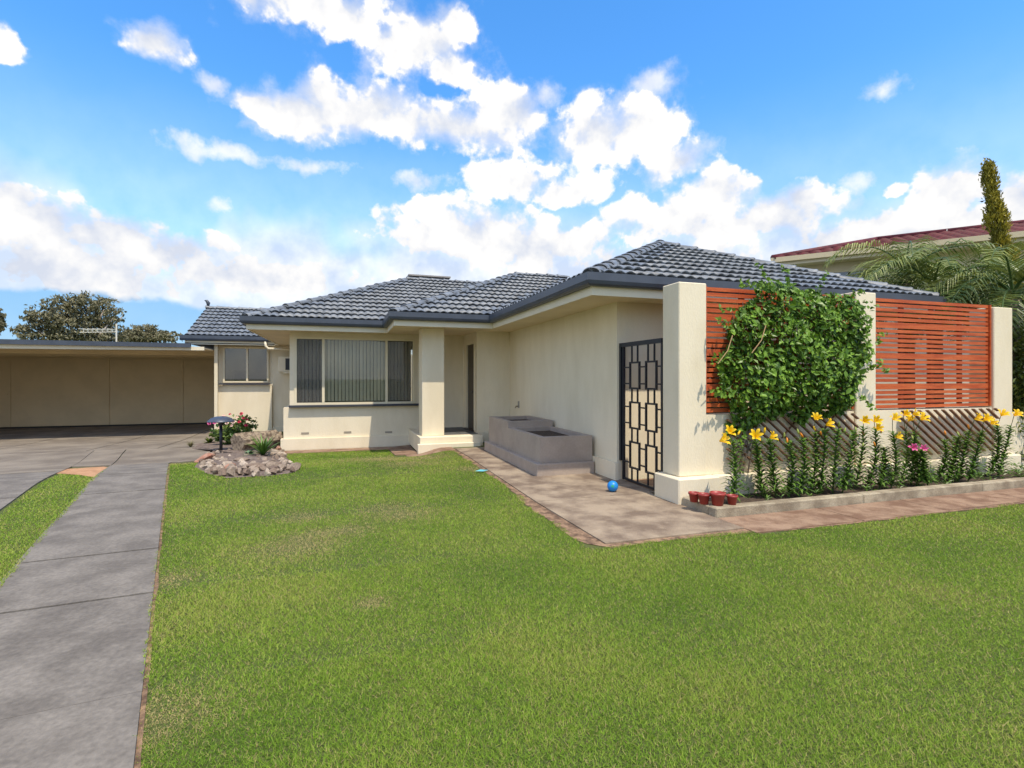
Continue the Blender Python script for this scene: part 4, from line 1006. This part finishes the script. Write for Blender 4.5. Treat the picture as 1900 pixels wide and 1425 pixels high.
# its tiles, rolled, one by one along the slope
tcount = 0; nm_ = {}
tilem = MB(); pr = [0, .03, .045, .03, 0]
for j, (bb, hh) in enumerate(((-.03, .035), (.36, .0))):
    for k in range(5): tilem.v.append((-.15 + .3 * k / 4, bb, tn * bb + hh + pr[k]))
for k in range(5): tilem.v.append((-.15 + .3 * k / 4, -.03, -tn * .03 - .005))
tilem.f = [(k, k + 1, k + 6, k + 5) for k in range(4)] + [(10 + k, 11 + k, k + 1, k) for k in range(4)]
ntm = tilem.mesh('tile', MAROON, True); rotz = math.atan2(D.y, D.x)
restn = MB(); NT = []
for r in range(8):
    o_ = -.1 + r * .35; s = .15
    while s < LEN:
        if s > o_ + .15: NT.append((r, s, o_))
        s += .3
def nscore(t): q = NP(t[1], t[2], zz); fw = q[0] * YS + q[1] * YC; u = CX + F * (q[0] * YC - q[1] * YS) / fw; return (0 if 1400 < u < 1930 else 1, t[0], t[1])
NT.sort(key=nscore)
Rz = Matrix.Rotation(rotz, 3, 'Z')
for i, (r, s, o_) in enumerate(NT):
    loc = Vector(NP(s, o_, zz + tn * (o_ + .1) + .01))
    if i < 240: put('tile', ntm, loc, nr, rot=(0, 0, rotz))
    else: restn.add([loc + Rz @ Vector(v) for v in tilem.v], tilem.f)
q = restn.build('far_tiles', MAROON, nr, True); q['kind'] = 'stuff'
for a_, c2 in ((NP(-.05, -.1, zz + .03), NP(rp, rp, zz + tn * (rp + .1) + .03)), (NP(rp, rp, zz + tn * (rp + .1) + .03), NP(LEN, rp, zz + tn * (rp + .1) + .03))):
    MB().tube([a_, c2], .10, 8).build('ridge', MAROON, nr, True)
# a window
wn = nbox('window', 1.3, 2.5, .64, .699, 3.6, 4.75, FRAME); nbox('pane', 1.37, 1.87, .62, .639, 3.67, 4.68, GLASSD, wn); nbox('pane', 1.93, 2.43, .62, .639, 3.67, 4.68, GLASSD, wn)
nbox('pane', 1.36, 2.44, .6395, .6398, 3.66, 4.69, DARKIN, wn)
wn = nbox('window', 6.0, 7.4, .64, .699, 3.6, 4.75, FRAME); nbox('pane', 6.07, 7.33, .62, .639, 3.67, 4.68, DARKIN, wn)
pz = PY(1757, 430, 12); mast = PY(1757, 520, 10.6); MB().tube([(mast.x, mast.y, mast.z - 3.2), (mast.x, mast.y, PY(1757, 425, 10.6).z)], .013, 5).build('mast_pole', WHITE)
tag(bpy.data.objects['mast_pole'], 'thin pale aerial pole standing between the palms', 'aerial pole')

# ================================================================== PALMS, CYPRESS, HEDGE
def palm(label, x, y, zc, n, L_, seed, r=.13):
    rr = random.Random(seed); t = thing('palm_tree', label, 'palm tree', (x, y, 0), 'palms beyond the right wing')
    MB().tube([(x, y, -.1), (x + .03, y, zc * .5), (x, y, zc - .1)], [r * 1.3, r, r * .9], 10).build('trunk', BARK, t, True)
    for k in range(n):
        an = 2 * math.pi * k / n * 2.618 + rr.uniform(-.2, .2); el0 = rr.uniform(.35, 1.35) if k % 3 else rr.uniform(-.1, .5); l_ = L_ * rr.uniform(.8, 1.1)
        h = Vector((math.cos(an), math.sin(an), 0)); pts = []; p = Vector((x, y, zc)); e = el0; st = l_ / 14
        for i in range(15): pts.append(p.copy()); p = p + (h * math.cos(e) + Vector((0, 0, math.sin(e)))) * st; e -= (.135 + .05 * i / 14) * (1.0 if el0 > .2 else .7)
        b = MB(); side = Vector((-h.y, h.x, 0)); ft = min(1, max(0, rr.gauss(.45, .2)))
        for i in range(2, 15):
            for hlf in (0, .33, .66):
                if i == 14 and hlf: continue
                a_ = pts[i] if not hlf else pts[i].lerp(pts[i + 1], hlf); dd = (pts[min(14, i + 1)] - pts[i - 1]).normalized()
                ll = l_ * .27 * math.sin(math.pi * (0.12 + .83 * (i + hlf) / 14.5)) + .05
                for sg in (-1, 1):
                    d1 = (side * sg * .9 + dd * .55 + Vector((0, 0, .05 + rr.uniform(-.15, .25)))).normalized(); mid = a_ + d1 * ll * .55; tip = a_ + d1 * ll + Vector((0, 0, -ll * rr.uniform(.25, .6))); w = dd * .014
                    b.add([a_ - w * .6, a_ + w * .6, mid + w, mid - w, tip], [(0, 1, 2, 3), (3, 2, 4)], min(1, max(0, ft + rr.gauss(0, .16))))
        fo = MB(); fo.tube(pts, [.022 - .018 * i / 14 for i in range(15)], 5)
        f_ = fo.build('frond', STEMG, t); q = b.build('leaflets', PALM, f_); q['kind'] = 'stuff'
    return t
palm('feathery palm nearest the tiled roof with one tall arching frond', 11.6, 8.0, 3.85, 13, 1.95, 4)
palm('dense dark palm in the middle beneath the cypress', 12.5, 7.2, 3.3, 18, 1.8, 9)
palm('palm at the right edge drooping fronds over the end pier', 11.25, 5.95, 3.05, 20, 1.75, 15)
palm('low palm filling the gap behind the right hand screen', 10.9, 7.0, 3.2, 18, 1.7, 21)
# golden pencil cypress
cx0 = PY(1868, 480, 7.6); t = thing('cypress_tree', 'narrow golden green pencil cypress leaning against the sky', 'cypress', (cx0.x + .1, 7.6, 0))
topc = PY(1832, 305, 7.6); basec = Vector((cx0.x + .15, 7.6, -.1)); MB().tube([basec, cx0, topc], [.10, .07, .015], 8).build('trunk', BARK, t, True)
b = MB(); rr = random.Random(5); axis0 = PY(1876, 560, 7.6)
for k in range(760):
    q = rr.random(); c = axis0.lerp(topc, q); rad = .27 * (1 - q) ** .5 * (.72 + .28 * math.sin(q * 23)) + .03; 
    if .80 < q < .85: rad *= .5
    an = rr.uniform(0, 6.28); c = c + Vector((math.cos(an), math.sin(an), 0)) * rad * rr.uniform(.5, 1); ct = min(1, max(0, rr.gauss(.5, .25)))
    for _ in range(11):
        d = Vector((math.cos(an) * .5 + rr.gauss(0, .4), math.sin(an) * .5 + rr.gauss(0, .4), 1)); leaf_quad(b, c + Vector((rr.gauss(0, .035), rr.gauss(0, .035), rr.gauss(0, .05))), d, rv(), .085, .03, min(1, max(0, ct + rr.gauss(0, .12))))
q = b.build('crown', CYP, t); q['kind'] = 'stuff'
# hedge shrub at the right edge
hx = PY(1905, 700, 5.75); t = thing('hedge_shrub', 'tall dark green shrub at the right edge past the end pier', 'shrub', (11.0, 5.6, 0))
MB().tube([(11.0, 5.6, 0), (11.05, 5.6, 1.0), (10.95, 5.6, 2.2)], [.06, .05, .02], 7).build('trunk', BARK, t, True)
crown('crown', HEDGE, t, [((10.85, 5.55, .6), (.42, .38, .55)), ((10.9, 5.6, 1.4), (.46, .4, .6)), ((10.95, 5.6, 2.2), (.46, .42, .55)), ((11.4, 5.6, 1.2), (.6, .5, 1.2))], 7000, .085, .45, 11)
# bird in flight left of the cypress
bp_ = PY(1822, 374, 14); bd = MB(); bd.tube([bp_ + Vector((-.10, 0, 0)), bp_, bp_ + Vector((.10, 0, .01))], [.01, .035, .006], 6)
bd.add([bp_ + Vector((-.03, 0, .01)), bp_ + Vector((.05, 0, .01)), bp_ + Vector((.04, -.2, .06)), bp_ + Vector((.05, .2, .07))], [(0, 1, 2), (1, 0, 3)])
tag(bd.build('bird', DARKMETAL), 'small dark bird flying left of the cypress top', 'bird')

# ================================================================== ROCKERY
rb = [P2(360, 868), P2(375, 850), P2(400, 838), P2(345, 832), P2(352, 823), P2(420, 812), P2(505, 812), P2(515, 830), P2(530, 848), P2(553, 872), P2(545, 878), P2(500, 884), P2(420, 888), P2(385, 880)]
b = MB(); cx = sum(p[0] for p in rb) / len(rb); cy = sum(p[1] for p in rb) / len(rb)
b.add([(cx, cy, gz(cx, cy) + .10)] + [((x + cx) / 2, (y + cy) / 2, gz((x + cx) / 2, (y + cy) / 2) + .07) for x, y in rb] + [(x, y, gz(x, y) + .008) for x, y in rb],
      [(0, i + 1, (i + 1) % 14 + 1) for i in range(14)] + [(i + 1, i + 15, (i + 1) % 14 + 15, (i + 1) % 14 + 1) for i in range(14)])
struct(b.build('rockery_bed', mat('rockery_soil', (.10, .07, .055), .95, col2=(.22, .17, .14), vscale=14, bump=.9, bscale=40, fine=.25), smooth=True))
def rock_mesh(seed, m, sub=2):
    bm = bmesh.new(); bmesh.ops.create_icosphere(bm, subdivisions=sub, radius=1); rr = random.Random(seed)
    planes = [(Vector((rr.gauss(0, 1), rr.gauss(0, 1), rr.gauss(0, 1))).normalized(), rr.uniform(.38, .78)) for _ in range(12)]
    for v in bm.verts:
        for n, c in planes:
            e = v.co.dot(n) - c
            if e > 0: v.co -= n * e
        v.co *= 1 + .10 * mnoise.noise(v.co * 2.2 + Vector((seed, 0, 0)))
    me = bpy.data.meshes.new('rock'); bm.to_mesh(me); bm.free(); me.materials.append(m); return me
RM = [rock_mesh(k, ROCKM) for k in range(7)]; RR = [rock_mesh(50 + k, REDROCK) for k in range(2)]
bedz = lambda x, y: gz(x, y) + .03
spots = []; tries = 0
while len(spots) < 190 and tries < 14000:
    tries += 1; u = random.uniform(362, 556); v = random.uniform(838, 888); p = G(u, v)
    if not in_poly(p.x, p.y, rb): continue
    s_ = random.uniform(.032, .078) * (1.15 if v > 862 else 1)
    if any((p.x - q[0]) ** 2 + (p.y - q[1]) ** 2 < (.62 * (s_ + q[2])) ** 2 for q in spots): continue
    spots.append((p.x, p.y, s_))
for i, (x, y, s_) in enumerate(spots):
    o = put('rock', RM[i % 7], (x, y, bedz(x, y) + s_ * .28), rot=(random.uniform(-.4, .4), random.uniform(-.4, .4), random.uniform(0, 6.3)), scale=(s_ * random.uniform(1.1, 2.1), s_ * 1.15, s_ * random.uniform(.8, 1.3)))
    tag(o, 'small pale angular rock in the rockery around the garden lamp', 'rock', 'loose rocks of the rockery')
for (u, v, sx, sz, k, lab) in ((378, 858, .26, .10, 0, 'large rusty red rock at the left end of the rockery'), (428, 872, .13, .10, 1, 'rounded reddish rock at the front of the rockery'), (515, 842, .12, .12, 0, 'orange brown rock beside the bay plinth')):
    p = G(u, v); tag(put('rock', RR[k], (p.x, p.y, bedz(p.x, p.y) + sz * .4), rot=(.1, -.25, .3), scale=(sx, sx * .6, sz)), lab, 'rock')
for (u, v, sx, lab) in ((478, 874, .22, 'long flat white rock lying along the front of the rockery'), (450, 862, .20, 'flat pinkish rock in the middle of the rockery')):
    p = G(u, v); tag(put('rock', RM[2], (p.x, p.y, bedz(p.x, p.y) + .04), rot=(0, 0, .15), scale=(sx, .10, .075)), lab, 'rock')
# weathered tree stump lying on its side
p = G(470, 850); st = thing('tree_stump', 'weathered grey cut log lying in the rockery', 'log', (p.x, p.y + .4, bedz(p.x, p.y)))
a_ = G(436, 846) + Vector((0, .25, .0)); b2 = MB(); rr = random.Random(2)
c0 = Vector((a_.x, a_.y, a_.z + .24)); c1 = c0 + Vector((.75, .75, .02)); ax = (c1 - c0).normalized(); s0 = ax.cross(Vector((0, 0, 1))).normalized(); u0 = s0.cross(ax); nseg = 16
for q in (0, .3, .65, 1):
    for k in range(nseg):
        an = 2 * math.pi * k / nseg; r_ = .235 * (1 + .16 * math.sin(an * 3 + .5) + .12 * math.sin(an * 7 + q * 3)); b2.v.append(tuple(c0.lerp(c1, q) + s0 * math.cos(an) * r_ * 1.0 + u0 * math.sin(an) * r_))
for i in range(3):
    for k in range(nseg): b2.f.append((i * nseg + k, i * nseg + (k + 1) % nseg, (i + 1) * nseg + (k + 1) % nseg, (i + 1) * nseg + k))
b2.f.append(tuple(range(nseg))[::-1]); b2.f.append(tuple(3 * nseg + k for k in range(nseg))); b2.build('log_body', STUMP, st)
# garden lamp
p = G(410, 843); lz = bedz(p.x, p.y); gl = thing('garden_lamp', 'dark mushroom shaped garden lamp on a black post in the rockery', 'garden lamp', (p.x, p.y, lz))
MB().tube([(p.x, p.y, lz - .05), (p.x, p.y, lz + .66)], .034, 12).build('post', DARKMETAL, gl, True)
MB().lathe([(.034, .64), (.058, .655), (.058, .70), (.034, .715)], (p.x, p.y, lz), 14).build('collar', DARKMETAL, gl, True)
MB().lathe([(.001, .70), (.045, .70), (.052, .76), (.03, .80)], (p.x, p.y, lz), 14).build('bulb_glass', mat('frosted_white', (.75, .73, .68), .4), gl, True)
MB().lathe([(.001, .865), (.12, .855), (.22, .815), (.285, .755), (.295, .735), (.28, .735), (.20, .79), (.001, .82)], (p.x, p.y, lz), 28).build('cap', LAMPM, gl, True)
# rose bush, succulent, yucca, tufts
p = G(428, 832); p.y += .5; p.x += .0; z = gz(p.x, p.y); rbush = thing('rose_bush', 'pink flowering rose bush behind the garden lamp', 'bush', (p.x, p.y, z))
B = [((p.x - .2, p.y, z + .40), (.36, .3, .26)), ((p.x + .16, p.y, z + .52), (.38, .3, .32)), ((p.x, p.y - .05, z + .24), (.46, .3, .24))]
crown('foliage', BUSH, rbush, B, 2200, .095, .62, 3)
for k in range(6): MB().tube([(p.x, p.y, z), (p.x + random.uniform(-.3, .3), p.y + random.uniform(-.2, .2), z + random.uniform(.4, .65))], .008, 5).build('stem', BARK, rbush)
def rose_mesh(m):
    b = MB()
    for k in range(9):
        an = k * 2.4; e = Vector((math.cos(an), math.sin(an), .6 + .1 * k)).normalized(); leaf_quad(b, e * .028, e.cross(Vector((0, 0, 1))), e, .055, .05, None, .25)
    return b.mesh('bloom', m)
ROSE = [rose_mesh(REDP), rose_mesh(PINK), rose_mesh(mat('pale_petal', (.80, .58, .48), .5, .15, 25))]
for (u, v, k) in ((427, 770, 0), (448, 768, 0), (452, 776, 0), (440, 775, 2), (415, 773, 2), (433, 783, 2), (458, 780, 0), (388, 786, 1), (399, 785, 1), (456, 790, 0), (421, 785, 2), (430, 790, 2), (444, 783, 0), (408, 794, 2)):
    d = ray(u, v); t_ = (p.y - .3) / d.y; put('bloom', ROSE[k], Vector((d.x * t_, p.y - .3, H + d.z * t_)), rbush, rot=(random.uniform(0, 1), random.uniform(-.5, .5), 0), scale=random.uniform(1.0, 1.4))
def rosette(name, label, cat, pt, n, L_, w, m, el=(.2, 1.4), seed=1, group=None):
    rr = random.Random(seed); t = thing(name, label, cat, pt, group)
    lf = []
    for k in range(n):
        an = rr.uniform(0, 6.28); e = rr.uniform(*el); l_ = L_ * rr.uniform(.7, 1.1); h = Vector((math.cos(an), math.sin(an), 0)); s_ = Vector((-h.y, h.x, 0)); b = MB(); pp = Vector(pt); vs = []
        for i in range(5):
            ww = w * (1, 1.25, 1, .65, .05)[i] / 2; vs += [pp - s_ * ww, pp + s_ * ww]; pp = pp + (h * math.cos(e) + Vector((0, 0, math.sin(e)))) * l_ / 4; e -= .16
        b.add(vs, [(2 * i, 2 * i + 1, 2 * i + 3, 2 * i + 2) for i in range(4)], min(1, max(0, rr.gauss(.45, .25)))); b.build('leaf', m, t)
    return t
p = G(487, 852); rosette('yucca_plant', 'spiky green yucca in front of the log', 'yucca', (p.x, p.y + .1, bedz(p.x, p.y) + .05), 44, .52, .045, YUC, seed=2)
p = G(462, 850); rosette('succulent', 'low blue-green succulent beside the yucca', 'succulent', (p.x, p.y, bedz(p.x, p.y) + .04), 26, .17, .07, mat('succulent_leaf', (.06, .12, .07), .5, col2=(.14, .22, .12), attr='tint'), seed=3, el=(.1, 1.0))
p = G(383, 826); rosette('leafy_plant', 'small dark leafy plant left of the rose bush', 'plant', (p.x, p.y + .3, gz(p.x, p.y)), 40, .22, .07, HEDGE, seed=4)
p = G(354, 831); rosette('grass_tuft', 'dry grass tuft at the corner of the apron', 'grass tuft', (p.x, p.y, gz(p.x, p.y) + .01), 46, .20, .014, mat('dry_tuft', (.10, .10, .035), .7, col2=(.24, .20, .09), attr='tint'), el=(.7, 1.5), seed=6)
p = G(506, 838); o = put('rock', rock_mesh(91, DARKMETAL), (p.x, p.y + .9, gz(p.x, p.y) + .24), scale=(.13, .12, .16)); tag(o, 'dark rounded stone beside the bay corner behind the yucca', 'rock')

# ================================================================== LAWN GRASS (blades)
def lawn_ok(x, y):
    w = 0.05 * mnoise.noise(Vector((x * 2.3, y * 2.3, 0))) + .04 * mnoise.noise(Vector((x * 7, y * 7, 3)))
    if y < (4.21 if x < 3.93 else 4.09) + w:
        if x > er(y - .1) - .012 + w * .5: return x < 12.5
    elif y < 13.15:
        if er(y - .1) - .012 + w * .5 < x < 2.21 - .10 * sm((7.5 - y) / 2) + 1.5 * w and not (x > 1.02 and y > 10.95) and not in_poly(x, y, rb) and not (y > 11.95 and x < -2.1):
            return True
    if el_(y) + .012 + w * .6 > x > fl(y) + .03 + w * .8 and y < 11.3: return not in_poly(x, y, SANDP)
    return False
def make_grass():
    X0, X1, Y0, Y1 = -5.6, 12.5, 0.7, 13.2
    st = .025; gx = np.arange(X0, X1, st); gy = np.arange(Y0, Y1, st); OK = np.zeros((len(gy), len(gx)), bool)
    for j_, y in enumerate(gy):
        for i_, x in enumerate(gx):
            f_ = x * YS + y * YC
            if abs(x * YC - y * YS) < f_ * 1.35 + 1.6: OK[j_, i_] = lawn_ok(x, y)
    s2 = .1; hx_ = np.arange(X0 - .2, X1 + .3, s2); hy_ = np.arange(Y0 - .2, Y1 + .3, s2)
    def field(fn): return np.array([[fn(x, y) for x in hx_] for y in hy_])
    FP_ = field(lambda a, c: mnoise.noise(Vector((a * .9, c * .9, 2))) + .5 * mnoise.noise(Vector((a * 2.6, c * 2.6, 5)))); FB = field(lambda a, c: mnoise.noise(Vector((a * .33 + 9, c * .33, 8)))); FZ = field(gz)
    def samp(A, x, y):
        u = (x - hx_[0]) / s2; v = (y - hy_[0]) / s2; i_ = u.astype(int); j_ = v.astype(int); a = u - i_; c = v - j_
        return A[j_, i_] * (1 - a) * (1 - c) + A[j_, i_ + 1] * a * (1 - c) + A[j_ + 1, i_] * (1 - a) * c + A[j_ + 1, i_ + 1] * a * c
    bands = [(0, 3.0, 34000, .0036), (3.0, 4.4, 22000, .0042), (4.4, 6.2, 12500, .0052), (6.2, 8.5, 7000, .0070), (8.5, 11, 4200, .0090), (11, 20, 2600, .012)]
    allp = []
    for lo, hi, dens, w in bands:
        xa, xb, ya, yb = max(X0, -hi), min(X1, hi), Y0, min(Y1, hi); n = int((xb - xa) * (yb - ya) * dens)
        x = rng.uniform(xa, xb, n); y = rng.uniform(ya, yb, n); ds = np.hypot(x, y) * (1 + rng.normal(0, .05, n)); k = (ds >= lo) & (ds < hi); x, y = x[k], y[k]
        k = OK[np.clip(((y - Y0) / st).astype(int), 0, len(gy) - 1), np.clip(((x - X0) / st).astype(int), 0, len(gx) - 1)]; x, y = x[k], y[k]
        allp.append((x, y, np.full(len(x), w)))
    x = np.concatenate([p[0] for p in allp]); y = np.concatenate([p[1] for p in allp]); w = np.concatenate([p[2] for p in allp]); n = len(x)
    z = samp(FZ, x, y); patch = samp(FP_, x, y); big = samp(FB, x, y); brown = np.zeros(n)
    for (u, v, ru) in ((555, 1015, .30), (565, 1000, .22), (600, 990, .18), (745, 955, .30), (715, 945, .25), (705, 852, .6), (760, 860, .4), (640, 985, .22), (560, 960, .22), (330, 860, .35), (880, 870, .25), (790, 850, .4), (300, 1080, .2), (265, 1340, .22), (690, 1120, .10)):
        p = G(u, v); brown = np.maximum(brown, np.exp(-((x - p.x) ** 2 / (ru * 1.3) ** 2 + (y - p.y) ** 2 / ru ** 2)))
    hgt = rng.uniform(.010, .025, n) * (1 + .3 * patch) * (1 - .4 * brown); an = rng.uniform(0, 2 * np.pi, n); lean = rng.uniform(.2, 1.5, n) * hgt; la = rng.uniform(0, 2 * np.pi, n)
    tall = rng.random(n) < .012; hgt[tall] *= 1.8
    dx, dy = np.cos(an) * w / 2, np.sin(an) * w / 2; lx, ly = np.cos(la) * lean, np.sin(la) * lean; eR = -0.83 - 0.2684 * (y - 2.53); eL = -2.47 - 0.2635 * (y - 4.88); z = z + .022 * ((x < eR) & (x > eL)); z0 = z + rng.uniform(-.002, .006, n)
    co = np.empty((n, 3, 3), np.float32)
    co[:, 0] = np.stack([x - dx, y - dy, z0], 1); co[:, 1] = np.stack([x + dx, y + dy, z0], 1); co[:, 2] = np.stack([x + lx, y + ly, z + hgt], 1)
    me = bpy.data.meshes.new('grass'); me.vertices.add(n * 3); me.vertices.foreach_set('co', co.ravel())
    me.loops.add(n * 3); me.loops.foreach_set('vertex_index', np.arange(n * 3, dtype=np.int32)); me.polygons.add(n); me.polygons.foreach_set('loop_start', (np.arange(n) * 3).astype(np.int32))
    tint = np.clip(.50 + .36 * patch + .22 * big + rng.normal(0, .19, n), 0, .84); dry = (rng.random(n) < .10 + .75 * brown + .12 * np.clip(patch, 0, 1) + .08 * np.clip(big, 0, 1)); tint[dry] = np.clip(rng.uniform(.86, .97, dry.sum()) + .08 * brown[dry], 0, 1)
    at = me.attributes.new('tint', 'FLOAT', 'FACE'); at.data.foreach_set('value', tint.astype(np.float32))
    me.update(calc_edges=True)
    ma = bpy.data.materials.new('grass_blade'); ma.use_nodes = True; N = ma.node_tree.nodes; L = ma.node_tree.links; b = N['Principled BSDF']; b.inputs['Roughness'].default_value = .6; b.inputs['Specular IOR Level'].default_value = .15
    a_ = N.new('ShaderNodeAttribute'); a_.attribute_name = 'tint'; r = N.new('ShaderNodeValToRGB'); el = r.color_ramp.elements
    el[0].position = 0; el[0].color = (.085, .19, .016, 1); el[1].position = 1; el[1].color = (.52, .42, .19, 1)
    e = el.new(.5); e.color = (.235, .375, .038, 1); e = el.new(.83); e.color = (.37, .45, .075, 1); e = el.new(.87); e.color = (.38, .33, .13, 1)
    L.new(a_.outputs['Fac'], r.inputs[0]); L.new(r.outputs[0], b.inputs['Base Color'])
    tr = N.new('ShaderNodeBsdfTranslucent'); L.new(r.outputs[0], tr.inputs[0]); mx = N.new('ShaderNodeMixShader'); mx.inputs[0].default_value = .3
    L.new(b.outputs[0], mx.inputs[1]); L.new(tr.outputs[0], mx.inputs[2]); L.new(mx.outputs[0], N['Material Output'].inputs[0])
    me.materials.append(ma); o = bpy.data.objects.new('grass', me); COL.objects.link(o)
    o['label'] = 'short mown green grass with straw coloured patches'; o['category'] = 'grass'; o['kind'] = 'stuff'
    print('grass blades', n)
make_grass()
print('objects', len(bpy.data.objects), 'tris', sum(len(o.data.polygons) * 2 for o in bpy.data.objects if o.type == 'MESH'))
